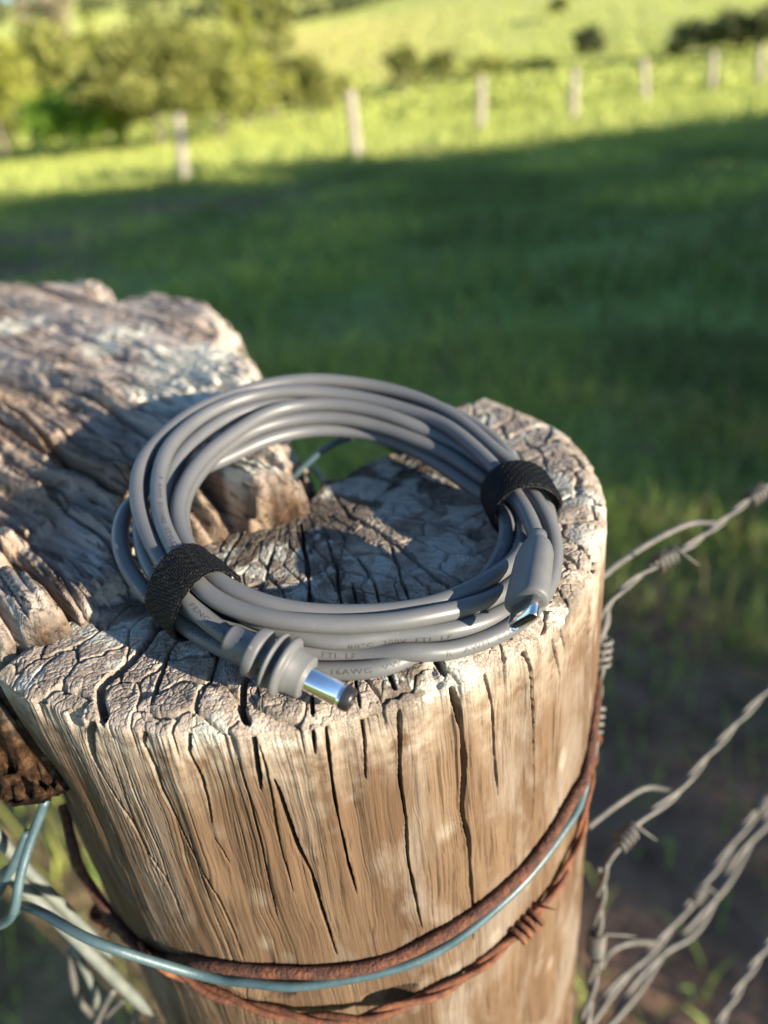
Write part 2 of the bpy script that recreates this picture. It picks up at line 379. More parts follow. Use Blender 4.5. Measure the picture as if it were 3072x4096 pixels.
# long grain on the side
sg = (1 - top)
wv = .03 * fbm(ang * 3, P3[:, 2] * 22, 0, 81) + .012 * fbm(ang * 9, P3[:, 2] * 60, 0, 82)
gr = fbm((ang + wv) * 42, P3[:, 2] * 5, 0, 83, 3)
gf = fbm((ang + wv) * 190, P3[:, 2] * 14, 0, 84, 2)
disp += sg * (.0009 * fbm(ang * 7, P3[:, 2] * 6, 0, 85) + .00016 * gr + .00008 * gf - (.35 + .65 * sst(-.1, .45, fbm(ang * 5, P3[:, 2] * 16, 0, 89))) * (.00030 * np.exp(-(np.abs(fbm((ang + wv) * 150, P3[:, 2] * 9, 0, 86, 2)) / .09) ** 2) + .00045 * np.exp(-(np.abs(fbm((ang + wv) * 52, P3[:, 2] * 4, 0, 87, 2)) / .03) ** 2)))
for (px, py, rad_, dp) in [(1560, 3980, .006, .006), (1050, 3960, .007, .004), (960, 3915, .004, .004)]:    # rotten pockets under the wires
    c = cyl(px, py); d = np.linalg.norm((Pw - c) * np.array([.7, .7, 1.5]), axis=1); disp = np.minimum(disp, disp - dp * sg * np.clip(1 - (d / rad_) ** 2, 0, 1) * (1 + .6 * fbm(P3[:, 0] * 300, P3[:, 1] * 300, P3[:, 2] * 300, 88)))
cen = nr * NT; disp[:NT] *= .3
PV = P3 + nrm * disp[:, None]
i = np.arange(nrow - 1)[:, None] * NT; j = np.arange(NT)[None]; k = (j + 1) % NT
Fp = np.stack([i + j, i + NT + j, i + NT + k, i + k], -1).reshape(-1, 4)
Fc = np.array([[0, 0, 0, 0]])
PV2 = np.vstack([PV, [[SCN[0], SCN[1], PV[:NT, 2].mean()]]]); ci = len(PV)
base = np.array([PC[0], PC[1], 0.0])
pm = npmesh('post_wood', PV2 - base, Fp)
bmx = None
leftover = np.stack([np.full(NT, ci), np.arange(NT), (np.arange(NT) + 1) % NT], -1)
attr(pm, 'top', np.r_[np.maximum(top, np.clip(1.25 - depth_below / .006 + .5 * fbm(ang * 20, P3[:, 2] * 200, 0, 91), 0, 1)), 1])
orange = np.zeros(len(P3))
for (px, py) in [(2395, 2350), (2385, 2390), (2375, 2430), (2360, 2460), (2345, 2500), (2400, 2310), (2380, 2370), (2352, 2480)]:
    c = onz(px, py, ZT - .002); orange = np.maximum(orange, np.exp(-(np.linalg.norm(P3 - c, axis=1) / .0026) ** 2))
attr(pm, 'orange', np.r_[orange * (.65 + .7 * fbm(P3[:, 0] * 900, P3[:, 1] * 900, P3[:, 2] * 900, 93)), 0])
bleach = np.clip(1.15 - depth_below / .022 + .55 * fbm(ang * 16, P3[:, 2] * 55, 0, 95), 0, 1) * sg
attr(pm, 'bleach', np.r_[bleach, 0])
attr(pm, 'grain', np.r_[gr * .5 + .5, .5])
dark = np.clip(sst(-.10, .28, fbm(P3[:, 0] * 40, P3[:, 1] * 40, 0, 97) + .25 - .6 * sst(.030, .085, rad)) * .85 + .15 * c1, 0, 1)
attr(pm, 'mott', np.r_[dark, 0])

mt, t, b = mat('post_wood', .9, spec=.15)
v = coords(t); vs = coords(t, (1, 1, .05)); vs2 = coords(t, (1, 1, .025))
g1 = noise(t, vs, 800, 4, .6, .3); g2 = noise(t, vs, 55, 5, .62, .7); g3 = noise(t, v, 34, 4, .6); g4 = noise(t, v, 210, 5, .6)
side = ramp(t, g2, [(.28, (.058, .034, .019)), (.46, (.098, .061, .036)), (.62, (.130, .086, .053)), (.82, (.185, .137, .092))])
side = mix(t, mth(t, 'MULTIPLY', ramp(t, g1, [(.36, (1, 1, 1)), (.45, (0, 0, 0))]), .85), side, (.05, .03, .018))
side = mix(t, mth(t, 'MULTIPLY', ramp(t, g3, [(.48, (0, 0, 0)), (.66, (1, 1, 1))]), .5), side, (.085, .053, .031))
spots = N(t, 'TexVoronoi', feature='F1'); spots.inputs['Scale'].default_value = 70; t.links.new(coords(t, (1, 1, .6)), spots.inputs['Vector'])
spm = mth(t, 'MULTIPLY', ramp(t, spots.outputs['Distance'], [(.12, (1, 1, 1)), (.24, (0, 0, 0))]), ramp(t, g3, [(.42, (0, 0, 0)), (.55, (1, 1, 1))]))
grey = ramp(t, noise(t, coords(t, (1, 1, .35)), 48, 5, .65, .4), [(.50, (0, 0, 0)), (.64, (1, 1, 1))])
side = mix(t, mth(t, 'MULTIPLY', grey, .55), side, mix(t, g1, (.12, .10, .082), (.27, .235, .195)))
side = mix(t, mth(t, 'MULTIPLY', spm, mth(t, 'MULTIPLY', g4, .7)), side, (.30, .27, .22))
side = mix(t, mth(t, 'MULTIPLY', mth(t, 'MULTIPLY', at(t, 'bleach'), ramp(t, g4, [(.35, (.05, .05, .05)), (.6, (1, 1, 1))])), .62), side, (.34, .295, .235))
tb = ramp(t, g4, [(.28, (.15, .125, .10)), (.48, (.29, .24, .195)), (.72, (.40, .35, .295))])
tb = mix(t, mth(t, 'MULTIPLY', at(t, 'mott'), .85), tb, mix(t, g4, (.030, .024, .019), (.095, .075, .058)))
lich = ramp(t, noise(t, v, 62, 5, .62, .5), [(.535, (0, 0, 0)), (.565, (1, 1, 1))])
tb = mix(t, mth(t, 'MULTIPLY', lich, .8), tb, mix(t, g4, (.27, .27, .23), (.50, .495, .44)))
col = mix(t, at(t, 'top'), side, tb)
col = mix(t, maprange(t, at(t, 'orange'), .35, .55), col, (.36, .10, .018))
t.links.new(col, b.inputs['Base Color'])
ck = N(t, 'TexVoronoi', feature='DISTANCE_TO_EDGE'); ck.inputs['Scale'].default_value = 900; t.links.new(v, ck.inputs['Vector'])
ckm = mth(t, 'MULTIPLY', maprange(t, ck.outputs['Distance'], 0, .08), at(t, 'top'))
hg = mth(t, 'ADD', mth(t, 'MULTIPLY', mth(t, 'ADD', g1, mth(t, 'MULTIPLY', g2, .6)), mth(t, 'SUBTRACT', 1.0, at(t, 'top'))), mth(t, 'ADD', mth(t, 'MULTIPLY', ckm, mth(t, 'MULTIPLY', g3, .8)), mth(t, 'MULTIPLY', g4, mth(t, 'MULTIPLY', at(t, 'top'), .8))))
bump(t, b, hg, .0004, .8)
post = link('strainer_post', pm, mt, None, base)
tag(post, 'thick round weathered strainer post with cracked lichen-spotted top under the cable coil', 'post')
# a plug for the tiny opening at the centre of the fan of faces
pl = npmesh('heartwood', PV2[np.r_[np.arange(NT), ci]] - base, np.stack([np.full(NT, NT), np.arange(NT), (np.arange(NT) + 1) % NT], -1))
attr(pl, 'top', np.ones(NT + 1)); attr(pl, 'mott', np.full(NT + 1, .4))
link('heartwood', pl, mt, post)

# ================================================================== wood: horizontal log seated in the notch
LN = np.array([0, -.085, 1.0]); LP0 = np.array([0, .16, 1.2915])
outl = [(0, 1110), (420, 1100), (440, 1165), (680, 1165), (880, 1190), (890, 1260), (960, 1350), (1000, 1400), (1075, 1510), (1110, 1610), (1235, 1735), (1250, 1785), (1190, 1830), (1275, 1890), (1215, 1960), (1120, 2005), (1000, 2040), (860, 2075), (770, 2110), (700, 2200), (640, 2300), (560, 2385), (420, 2435), (250, 2500), (100, 2545), (0, 2575)]
LPl = [onp(x, y, LP0, LN)[:2] for x, y in outl]
LPl = np.array(LPl + [(-.16, .163), (-.30, .20), (-1.1, .46), (-1.1, .80), (-.42, .56)])
def sdpoly(px, py, poly):
    d = np.full(px.shape, 9.); ins = np.zeros(px.shape, bool); n = len(poly)
    for a in range(n):
        p, q = poly[a], poly[(a + 1) % n]; e = q - p; wx_, wy_ = px - p[0], py - p[1]
        u = np.clip((wx_ * e[0] + wy_ * e[1]) / (e @ e), 0, 1); d = np.minimum(d, np.hypot(wx_ - e[0] * u, wy_ - e[1] * u))
        c = ((p[1] > py) != (q[1] > py)) & (px < (q[0] - p[0]) * (py - p[1]) / (q[1] - p[1] + 1e-15) + p[0]); ins ^= c
    return np.where(ins, d, -d)
gx = np.r_[np.linspace(-1.1, -.30, 60)[:-1], np.arange(-.30, -.006, .00064)]; gy = np.r_[np.arange(.128, .48, .00064), np.linspace(.48, .82, 70)[1:]]
GX, GY = np.meshgrid(gx, gy)
ga = math.atan2(.222 - .314, .017 + .078) # direction of the grain on the ground plan
ga = math.atan2(-.050, .050)
cs, sn = math.cos(ga), math.sin(ga)
S_ = GX * cs + GY * sn; T_ = -GX * sn + GY * cs
wg = .006 * fbm(S_ * 14, T_ * 14, 0, 101)
rag = .0065 * fbm(S_ * 40, T_ * 150, 0, 103) + .002 * fbm(S_ * 200, T_ * 300, 0, 104)
sd = sdpoly(GX + rag, GY + rag * .7, LPl)
zt_ = LP0[2] + .085 * (GY - LP0[1])
zt_ = zt_ + .006 * np.exp(-((GX + .18) / .07) ** 2 - ((GY - .27) / .06) ** 2)
# terraces of broken fibre, furrows along the grain
n_t = fbm(S_ * 11, (T_ + wg) * 42, 0, 105, 3)
lv = n_t * 4.0; fl = np.floor(lv); fr = lv - fl; terr = (fl + sst(.42, .58, fr)) / 4.0
ev1, cv1 = vor(S_ * 26 + 3 * wg * 20, (T_ + wg) * 120, 131); ev2, cv2 = vor(S_ * 60, (T_ + wg) * 260, 133)
fur = np.abs(fbm(S_ * 9, (T_ + wg) * 95, 0, 107, 2)); fur2 = np.abs(fbm(S_ * 22, (T_ + wg * .6) * 240, 0, 109, 2))
deepc = np.abs(fbm(S_ * 5 + 7, (T_ + wg) * 30, 0, 111, 2))
nearf = sst(.40, .18, GY)
Tw = T_ + wg
bnd = Tw * 135 + .8 * fbm(S_ * 12, Tw * 60, 0, 135); bi = np.floor(bnd); bh = _h(bi.astype(np.int64), 0 * bi.astype(np.int64), 0 * bi.astype(np.int64), 17)
ph = S_ * (14 + 10 * _h(bi.astype(np.int64), 3 + 0 * bi.astype(np.int64), 0 * bi.astype(np.int64), 19)) + bh * 9; saw = ph - np.floor(ph)
saw = np.minimum(saw, (1 - saw) * 14) ; bx_ = np.abs(bnd - bi - .5) * 2
rid = lambda fs, ft, sd_, w_: np.exp(-(np.abs(fbm(S_ * fs + sd_, Tw * ft, 0, sd_, 2)) / w_) ** 2)
msk = sst(-.25, .25, fbm(S_ * 14, T_ * 22, 0, 137))
def tier(fs, ft, sd_, lv_, e0):
    q = fbm(S_ * fs, Tw * ft, 0, sd_, 3) * lv_; f = np.floor(q); return (f + sst(.5 - e0, .5 + e0, q - f)) / lv_
ZL = zt_ + (.0035 + .0085 * nearf) * tier(6, 46, 139, 3.5, .07) + (.0012 + .0022 * nearf) * tier(11, 120, 141, 3.0, .10)
ZL = ZL + nearf * (.2 + .8 * msk) * (.0055 * saw + .0022 * (bh - .5)) - nearf * .0016 * bx_ ** 6
ZL = ZL - .0055 * rid(3.0, 60, 107, .030) * (.5 + .5 * nearf) - .0034 * rid(5.0, 130, 109, .05) - .0018 * rid(8.0, 300, 111, .10) - .0009 * rid(12.0, 520, 119, .16) - .018 * rid(2.2, 26, 113, .022) * (.25 + .75 * nearf)
ZL = ZL + .0006 * fbm(S_ * 60, T_ * 500, 0, 115, 2) + .0005 * fbm(GX * 400, GY * 400, 0, 116, 2)
wallt = sst(.0065, -.0045, sd)
rot = (sst(.004, -.004, sd)) * .012 * fbm(GX * 230, GY * 230, 0, 117)
ZW = 1.243 + .045 * sst(.18, .45, GY)
ZL = ZL - .010 * np.clip(1 - sd / .016, 0, 1) ** 2
ZL = np.where(sd > -.0045, ZL * (1 - wallt) + ZW * wallt + rot, ZW)
keep = sd > -.0058
ny_, nx_ = GX.shape; id_ = np.arange(ny_ * nx_).reshape(ny_, nx_)
Fq = np.stack([id_[:-1, :-1], id_[:-1, 1:], id_[1:, 1:], id_[1:, :-1]], -1).reshape(-1, 4)
kq = keep.ravel()[Fq].any(1); Fq = Fq[kq]
used = np.unique(Fq); remap = np.full(ny_ * nx_, -1); remap[used] = np.arange(len(used)); Fq = remap[Fq]
VL = np.stack([GX, GY, ZL], -1).reshape(-1, 3)[used]
lb = np.array([-.12, .30, 1.23])
lm = npmesh('log_wood', VL - lb, Fq)
pick = lambda a: a.ravel()[used]
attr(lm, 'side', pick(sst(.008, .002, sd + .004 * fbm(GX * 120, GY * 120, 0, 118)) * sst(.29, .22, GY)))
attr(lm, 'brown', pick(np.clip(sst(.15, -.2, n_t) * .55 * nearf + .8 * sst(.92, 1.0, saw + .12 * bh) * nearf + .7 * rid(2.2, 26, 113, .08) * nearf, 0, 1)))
cream = np.zeros(GX.shape)
for (px, py, ax_, ay_) in [(760, 1440, .030, .034), (650, 1560, .016, .028), (880, 1520, .022, .026), (480, 1340, .022, .02), (1010, 1900, .012, .016), (80, 1290, .02, .016)]:
    c = onp(px, py, LP0, LN); dx_, dy_ = GX - c[0], GY - c[1]; cream = np.maximum(cream, np.exp(-((dx_ * cs + dy_ * sn) / ay_) ** 2 - ((-dx_ * sn + dy_ * cs) / ax_) ** 2))
attr(lm, 'cream', pick(cream + .35 * fbm(S_ * 40, T_ * 120, 0, 121)))
mt, t, b = mat('log_wood', .92, spec=.12)
tc = N(t, 'TexCoord'); mp = N(t, 'Mapping'); mp.inputs['Rotation'].default_value = (0, 0, -ga)
t.links.new(tc.outputs['Object'], mp.inputs['Vector']); mp2 = N(t, 'Mapping'); mp2.inputs['Scale'].default_value = (.07, 1, 1); t.links.new(mp.outputs[0], mp2.inputs['Vector'])
v = coords(t)
g1 = noise(t, mp2.outputs[0], 420, 5, .65, .5); g2 = noise(t, mp2.outputs[0], 75, 4, .6, .6); g3 = noise(t, v, 26, 4, .6); g4 = noise(t, v, 300, 5, .65)
cl = ramp(t, g2, [(.26, (.13, .105, .085)), (.45, (.33, .28, .24)), (.64, (.46, .41, .365)), (.82, (.55, .51, .465))])
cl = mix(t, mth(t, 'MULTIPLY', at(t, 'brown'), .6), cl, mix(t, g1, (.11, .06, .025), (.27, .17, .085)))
cl = mix(t, mth(t, 'MULTIPLY', ramp(t, g3, [(.5, (0, 0, 0)), (.68, (1, 1, 1))]), .55), cl, (.28, .19, .12))
cl = mix(t, maprange(t, at(t, 'cream'), .42, .62, 0, .9), cl, mix(t, g1, (.52, .50, .39), (.74, .72, .63)))
cl = mix(t, mth(t, 'MULTIPLY', ramp(t, g1, [(.37, (1, 1, 1)), (.47, (0, 0, 0))]), .85), cl, (.07, .05, .037))
rot_shade = ramp(t, g4, [(.38, (.008, .005, .003)), (.54, (.038, .019, .009)), (.72, (.12, .072, .036))])  # brown rot, its colour darkened in place of the shade of a hollow
cl = mix(t, at(t, 'side'), cl, rot_shade)
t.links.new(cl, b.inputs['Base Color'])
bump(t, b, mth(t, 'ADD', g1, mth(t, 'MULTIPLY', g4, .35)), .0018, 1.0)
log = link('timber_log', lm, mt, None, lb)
tag(log, 'large split grey log with ragged grain lying against the post on the left', 'log')
# underside
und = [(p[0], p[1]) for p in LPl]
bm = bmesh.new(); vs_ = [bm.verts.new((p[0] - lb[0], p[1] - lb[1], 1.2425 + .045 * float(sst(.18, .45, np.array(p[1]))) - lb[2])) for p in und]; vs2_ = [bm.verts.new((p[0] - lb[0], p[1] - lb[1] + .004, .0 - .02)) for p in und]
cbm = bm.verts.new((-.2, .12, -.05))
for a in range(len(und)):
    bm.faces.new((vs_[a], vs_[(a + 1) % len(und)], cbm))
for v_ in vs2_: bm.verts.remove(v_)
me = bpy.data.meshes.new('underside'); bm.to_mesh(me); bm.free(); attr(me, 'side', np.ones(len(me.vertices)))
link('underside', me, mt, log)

# ================================================================== cable coil
CP0 = np.array([-.012, .185, 1.3045]); cn = np.array([-math.tan(R_(-7)), -math.tan(R_(10)), 1.0]); cn /= np.linalg.norm(cn)
CRAD = .00222
def cpt(px, py, h=0.0): return onp(px, py, CP0 + cn * h * 1e-3, cn)
turns = [
 # plug lead -> over the back -> left -> front
 [(2149, 2161, 1), (2136, 2105, 1.5), (2110, 2050, 1.5), (2084, 2009, 1), (1993, 1884, 0), (1903, 1804, 0), (1812, 1732, 0), (1763, 1702, 0), (1618, 1639, 0), (1474, 1598, 0), (1329, 1572, 0), (1185, 1569, 0), (1019, 1581, 0), (910, 1614, 0), (802, 1668, 0), (711, 1748, 0), (657, 1824, 0), (635, 1896, 0), (628, 1968, 0), (635, 2041, 0), (664, 2131, 0), (700, 2193, 0), (735, 2245, 0), (765, 2310, 0), (805, 2368, 0), (880, 2415, 0), (1005, 2464, 0), (1149, 2501, 0), (1294, 2513, 0), (1457, 2519, 0), (1674, 2499, 0), (1837, 2464, -.5), (1945, 2426, -1.5), (2037, 2378, -3), (2120, 2290, -4.5), (2160, 2190, -5), (2158, 2080, -4.5), (2110, 1960, -4)],
 [(2065, 1870, -3.5), (1993, 1775, -4), (1921, 1714, -4), (1830, 1660, -4), (1715, 1618, -4), (1570, 1578, -4), (1426, 1552, -4), (1271, 1538, -4), (1136, 1543, -4), (960, 1585, -4), (790, 1680, -4), (672, 1800, -5), (610, 1900, -6), (572, 2000, -6.5), (556, 2100, -7), (570, 2200, -7), (604, 2280, -6.5), (670, 2370, -6.5), (780, 2460, -6.5), (920, 2520, -6.5), (1100, 2570, -6.5), (1294, 2605, -6.5), (1457, 2630, -6.2), (1620, 2628, -6), (1782, 2602, -5.7), (1918, 2562, -5.5), (2027, 2510, -5.5), (2120, 2420, -5.7), (2185, 2320, -6), (2210, 2220, -4), (2196, 2143, -3), (2170, 2070, -2), (2138, 2000, -1.5), (2085, 1925, -2)],
 [(1985, 1900, -3), (1900, 1833, -3), (1811, 1776, -3), (1715, 1735, -3), (1594, 1687, -2), (1474, 1649, -2), (1329, 1625, -2), (1185, 1629, -2), (1040, 1673, -2), (946, 1733, -2), (838, 1806, -2), (766, 1889, -2), (722, 1968, -2), (704, 2041, -2), (704, 2113, -2), (729, 2185, -1.5), (765, 2245, -1), (815, 2300, 0), (880, 2345, 0), (974, 2385, 0), (1060, 2423, 0), (1186, 2448, 0), (1330, 2457, 0), (1457, 2456, 0), (1620, 2443, 0), (1782, 2414, 0), (1921, 2355, 0), (2047, 2280, -1), (2108, 2216, -3), (2120, 2143, -5), (2085, 2045, -6), (2025, 1960, -5.5)],
 [(1957, 1927, -5.5), (1885, 1869, -5), (1812, 1818, -5), (1740, 1783, -5), (1600, 1732, -5), (1498, 1697, -5), (1426, 1682, -5), (1329, 1668, -5), (1185, 1673, -5), (1040, 1707, -5), (950, 1760, -5.5), (850, 1830, -6), (780, 1910, -6), (735, 1985, -6), (715, 2060, -6), (715, 2130, -6), (735, 2210, -6), (785, 2295, -5), (870, 2400, -4.5), (1005, 2480, -3.6), (1120, 2525, -3.4), (1240, 2557, -3.2), (1457, 2572, -3.2), (1674, 2553, -3.2), (1891, 2513, -3.4), (2043, 2448, -4), (2130, 2350, -7), (2160, 2230, -8), (2140, 2100, -8), (2080, 1990, -8)],
 [(2000, 1905, -7), (1900, 1825, -6), (1763, 1735, -5.5), (1620, 1672, -5), (1474, 1628, -4.5), (1300, 1603, -4), (1160, 1600, -3), (1037, 1625, -2.5), (928, 1661, -2), (802, 1740, -2), (715, 1816, -2.5), (675, 1890, -4), (660, 1960, -4.5), (665, 2050, -5), (690, 2140, -5), (720, 2220, -5), (770, 2340, -6), (850, 2440, -8), (1005, 2500, -8.5), (1240, 2535, -8.5), (1457, 2540, -8.5), (1650, 2505, -8.5), (1800, 2435, -8.5), (1900, 2375, -8), (1960, 2305, -6.5), (1998, 2240, -5.5), (2026, 2180, -5), (2037, 2107, -5), (2029, 2034, -5.5), (1990, 1975, -7)],
 [(1921, 1963, -8.5), (1830, 1898, -8.5), (1739, 1830, -8), (1642, 1779, -8), (1546, 1745, -8), (1474, 1723, -8), (1377, 1709, -8), (1233, 1707, -8), (1136, 1726, -8), (1030, 1758, -8), (930, 1810, -8.5), (830, 1860, -9), (720, 1910, -9.5), (600, 1955, -9.5), (525, 2000, -9), (485, 2070, -8.5), (473, 2149, -8.5), (482, 2215, -8.5), (510, 2280, -9), (575, 2365, -9.5), (670, 2450, -10), (764, 2516, -10), (829, 2560, -10), (902, 2598, -10), (974, 2638, -10), (1150, 2690, -10), (1348, 2706, -10), (1511, 2700, -10), (1674, 2673, -10), (1790, 2630, -10), (1900, 2555, -10), (2010, 2460, -10), (2100, 2360, -10.5), (2160, 2240, -10), (2192, 2120, -6), (2150, 2000, -4), (2080, 1910, -2.5)],
 [(2040, 1869, -1), (1957, 1782, 0), (1848, 1688, 0), (1715, 1610, 0), (1570, 1560, 0), (1426, 1533, 0), (1271, 1517, 0), (1136, 1525, 0), (1015, 1552, -.5), (893, 1596, -1), (765, 1664, -1.5), (665, 1740, -1.5), (597, 1800, -1.5), (559, 1868, -1.5), (545, 1950, -1.5), (549, 2010, -1.5), (567, 2088, -1.5), (596, 2149, -1.5), (635, 2210, -1.5), (680, 2275, -1.5), (720, 2350, -2), (757, 2425, -2.5), (811, 2475, -3), (870, 2513, -3), (915, 2545, -3.5)],
]
CPTS = np.array([cpt(*p) for tn in turns for p in tn])
path0 = resample(catmull(CPTS, .002), .0018); path = path0.copy()
def wood_z(x, y):
    z = np.full(len(x), 1.2845)
    z = z + .0065 * sst(.02, .10, (x - PC[0]) * .75 + (y - PC[1]) * .66)
    beyond = np.hypot(x - PC[0], y - PC[1]) > PR - .003
    z = np.where(beyond, 1.2, z)
    zl = LP0[2] + .085 * (y - LP0[1]) - .001
    onlog = sdpoly(x, y, LPl) > 0
    return np.where(onlog, np.maximum(np.where(onlog, zl, 0), 0), z)
n_ = len(path); I = np.arange(n_); near = np.abs(I[:, None] - I[None]) < 9
for it in range(70):
    D = path[:, None] - path[None]; L = np.sqrt((D ** 2).sum(-1)) + 1e-9
    ov = np.clip(2 * CRAD * 1.0 - L, 0, None); ov[near] = 0
    path = path + .30 * (D / L[..., None] * ov[..., None]).sum(1)
    path[1:-1] = path[1:-1] * .90 + .05 * (path[:-2] + path[2:])
    path = path + .015 * (path0 - path)
    wz = wood_z(path[:, 0], path[:, 1]) + CRAD; path[:, 2] = np.maximum(path[:, 2], wz)
    path[0], path[-1] = path0[0], path0[-1]
for it in range(14): path[1:-1] = .5 * path[1:-1] + .25 * (path[:-2] + path[2:])
CAB = resample(catmull(path, .0009), .0008)
croot = empty('charging_cable', (-.012, .185, 1.285)); tag(croot, 'coiled grey round cable with a metal barrel plug and a small flat oval plug', 'cable')
def unpar(o, root): o.parent = root; o.matrix_parent_inverse = Matrix.Translation(-Vector(root.location)); return o
mc, t, b = mat('grey_sheath', .42, spec=.45)
v = coords(t); n1 = noise(t, v, 60, 3); n2 = noise(t, v, 1800, 2)
t.links.new(ramp(t, n1, [(.3, (.083, .087, .093)), (.7, (.098, .101, .106))]), b.inputs['Base Color'])
t.links.new(maprange(t, noise(t, v, 140, 4), .3, .7, .34, .5), b.inputs['Roughness'])
bump(t, b, n2, .00003, .25)
dst = ramp(t, noise(t, v, 2600, 2, .5), [(.70, (0, 0, 0)), (.76, (1, 1, 1))]); bc = b.inputs['Base Color'].links[0].from_socket
t.links.new(mix(t, mth(t, 'MULTIPLY', dst, .5), bc, (.28, .26, .23)), b.inputs['Base Color'])
V, Fq = tube_data(CAB, CRAD, 20); cabo = unpar(link('cable', quads_to_mesh('cable', V, Fq), mc), croot)

# printed lettering wrapped round the sheath
mi, t, b = mat('sheath_print', .5, (.038, .038, .038))
Lc = np.r_[0, np.cumsum(np.linalg.norm(np.diff(CAB, axis=0), axis=1))]; Tc = np.gradient(CAB, axis=0); Tc /= np.linalg.norm(Tc, axis=1)[:, None]
def project(P):
    q = P - CAM; dz = q @ FW; return PW / 2 + FPX * (q @ RT) / dz, PH / 2 - FPX * (q @ UP) / dz
PXc, PYc = project(CAB)
SEGS = np.cumsum([0] + [len(q) for q in turns])
tstart = [int(np.argmin(np.linalg.norm(CAB - CPTS[min(s, len(CPTS) - 1)], axis=1))) for s in SEGS]
def lettering(txt, turn, px, py, phi, size=.00118):
    lo, hi = tstart[turn], max(tstart[turn + 1], tstart[turn] + 5)
    a = lo + int(np.argmin(np.hypot(PXc[lo:hi] - px, PYc[lo:hi] - py))); s0 = Lc[a]
    cu = bpy.data.curves.new('lettering', 'FONT'); cu.body = txt; cu.size = size / .69; cu.space_character = 1.12; cu.resolution_u = 2
    o = bpy.data.objects.new('lettering', cu); COL.objects.link(o)
    dg = bpy.context.evaluated_depsgraph_get(); me = bpy.data.meshes.new_from_object(o.evaluated_get(dg)); bpy.data.objects.remove(o)
    bm = bmesh.new(); bm.from_mesh(me); bmesh.ops.triangulate(bm, faces=bm.faces)
    bmesh.ops.subdivide_edges(bm, edges=[e for e in bm.edges if e.calc_length() > .0005], cuts=2, use_grid_fill=False); bm.to_mesh(me); bm.free()
    for vt in me.vertices:
        s = s0 + vt.co.x * 1.5; P = np.array([np.interp(s, Lc, CAB[:, q]) for q in range(3)]); T = np.array([np.interp(s, Lc, Tc[:, q]) for q in range(3)]); T /= np.linalg.norm(T)
        c = CAM - P; c = c - T * (c @ T); c /= np.linalg.norm(c); up = np.cross(T, c)   # left-hand normal seen by the reader
        up = -np.cross(c, T)
        al = phi + (vt.co.y - size * .5) / CRAD
        vt.co = Vector(P + (CRAD + .00003) * (c * math.cos(al) + np.cross(c, T) * math.sin(al)))
    lt = link('printed_lettering', me, mi); lt.parent = cabo; lt.matrix_parent_inverse = cabo.matrix_parent_inverse.copy(); lt.matrix_parent_inverse = Matrix.Translation(-Vector(croot.location)) if False else Matrix.Identity(4)
    return lt
lettering('FENG  JIA', 6, 770, 2440, .1)
lettering('AWM  E510480', 5, 770, 2520, .1)
lettering('16AWG  VW-1  80\u00b0C', 5, 1325, 2706, -.1)
lettering('FTI  LF', 1, 1290, 2605, -.15)
lettering('R   AWM  E510480', 1, 1770, 2606, -.35)
lettering('80\u00b0C  300V  FTI  LF', 3, 1385, 2570, -.75)
lettering('R  AWM  E510480  STYLE', 0, 632, 1930, .25)
lettering('FTI  80\u00b0C  300V  FENG', 4, 1935, 2335, .25)

# ---------------- barrel plug
def part(o, root=croot): return unpar(o, root)
mp_, t, b = mat('plug_plastic', .5, spec=.4); v = coords(t)
t.links.new(ramp(t, noise(t, v, 300, 3), [(.3, (.092, .095, .099)), (.7, (.108, .110, .112))]), b.inputs['Base Color']); bump(t, b, noise(t, v, 2500, 2), .00004, .3)
ms, t, b = mat('nickel_plate', .09, (.86, .86, .87), 1.0)
t.links.new(maprange(t, noise(t, coords(t, (1, 1, 1)), 900, 3), .3, .7, .05, .14), b.inputs['Roughness'])
mk, t, b = mat('black_plastic', .35, (.012, .012, .013))
mgd, t, b = mat('brass_contact', .3, (.75, .62, .38), 1.0)
A = onz(915, 2550, 1.2990); B = onz(1428, 2815, 1.2885); U1 = (B - A) / np.linalg.norm(B - A)
pr = lambda L_: [(d * 1e-3, r * 1e-3) for d, r in L_]
dcp = part(lathe('barrel_plug', pr([(-.2, 0), (-.2, 2.3), (0, 2.9), (.25, 3.2), (.7, 3.3), (6.1, 3.4), (6.15, 5.0), (6.35, 5.4), (6.7, 5.55), (8.4, 5.6), (8.6, 5.5), (8.8, 5.2), (8.85, 2.8), (10.95, 2.8), (11.05, 6.1), (11.2, 6.4), (11.7, 6.5), (11.9, 6.3), (12.05, 5.9), (12.1, 2.9), (13.7, 2.9), (13.75, 6.4), (13.95, 6.75), (14.5, 6.85), (15.0, 6.6), (15.25, 6.2), (15.4, 5.4), (15.8, 5.1), (16.6, 5.05), (16.8, 4.85), (19.3, 4.85), (19.7, 4.7), (19.9, 4.4), (19.95, 2.6), (19.95, 0)]), A, B, mp_, seg=64))
dcp['label'] = 'ribbed grey barrel plug'
def sub(o, parent):
    o.parent = parent; o.matrix_parent_inverse = Matrix.Identity(4); return o
sub(lathe('barrel', pr([(19.6, 2.72), (27.4, 2.75), (27.55, 2.60), (27.8, 2.60), (27.9, 2.72), (28.5, 2.72)]), A, B, ms, seg=48), dcp)
sub(lathe('insulating_tip', pr([(28.4, 2.73), (30.2, 2.68), (30.7, 2.4), (30.8, 2.0), (30.7, 1.35), (28, 1.25), (28, 0)]), A, B, mk, seg=48), dcp)
sub(lathe('inner_contact', pr([(28.2, 1.24), (30.2, 1.24), (30.25, 1.05), (28.4, 1.0), (28.3, 0)]), A, B, mgd, seg=24), dcp)
side_ = np.cross(U1, [0, 0, 1]); side_ /= np.linalg.norm(side_); upv = np.cross(side_, U1)
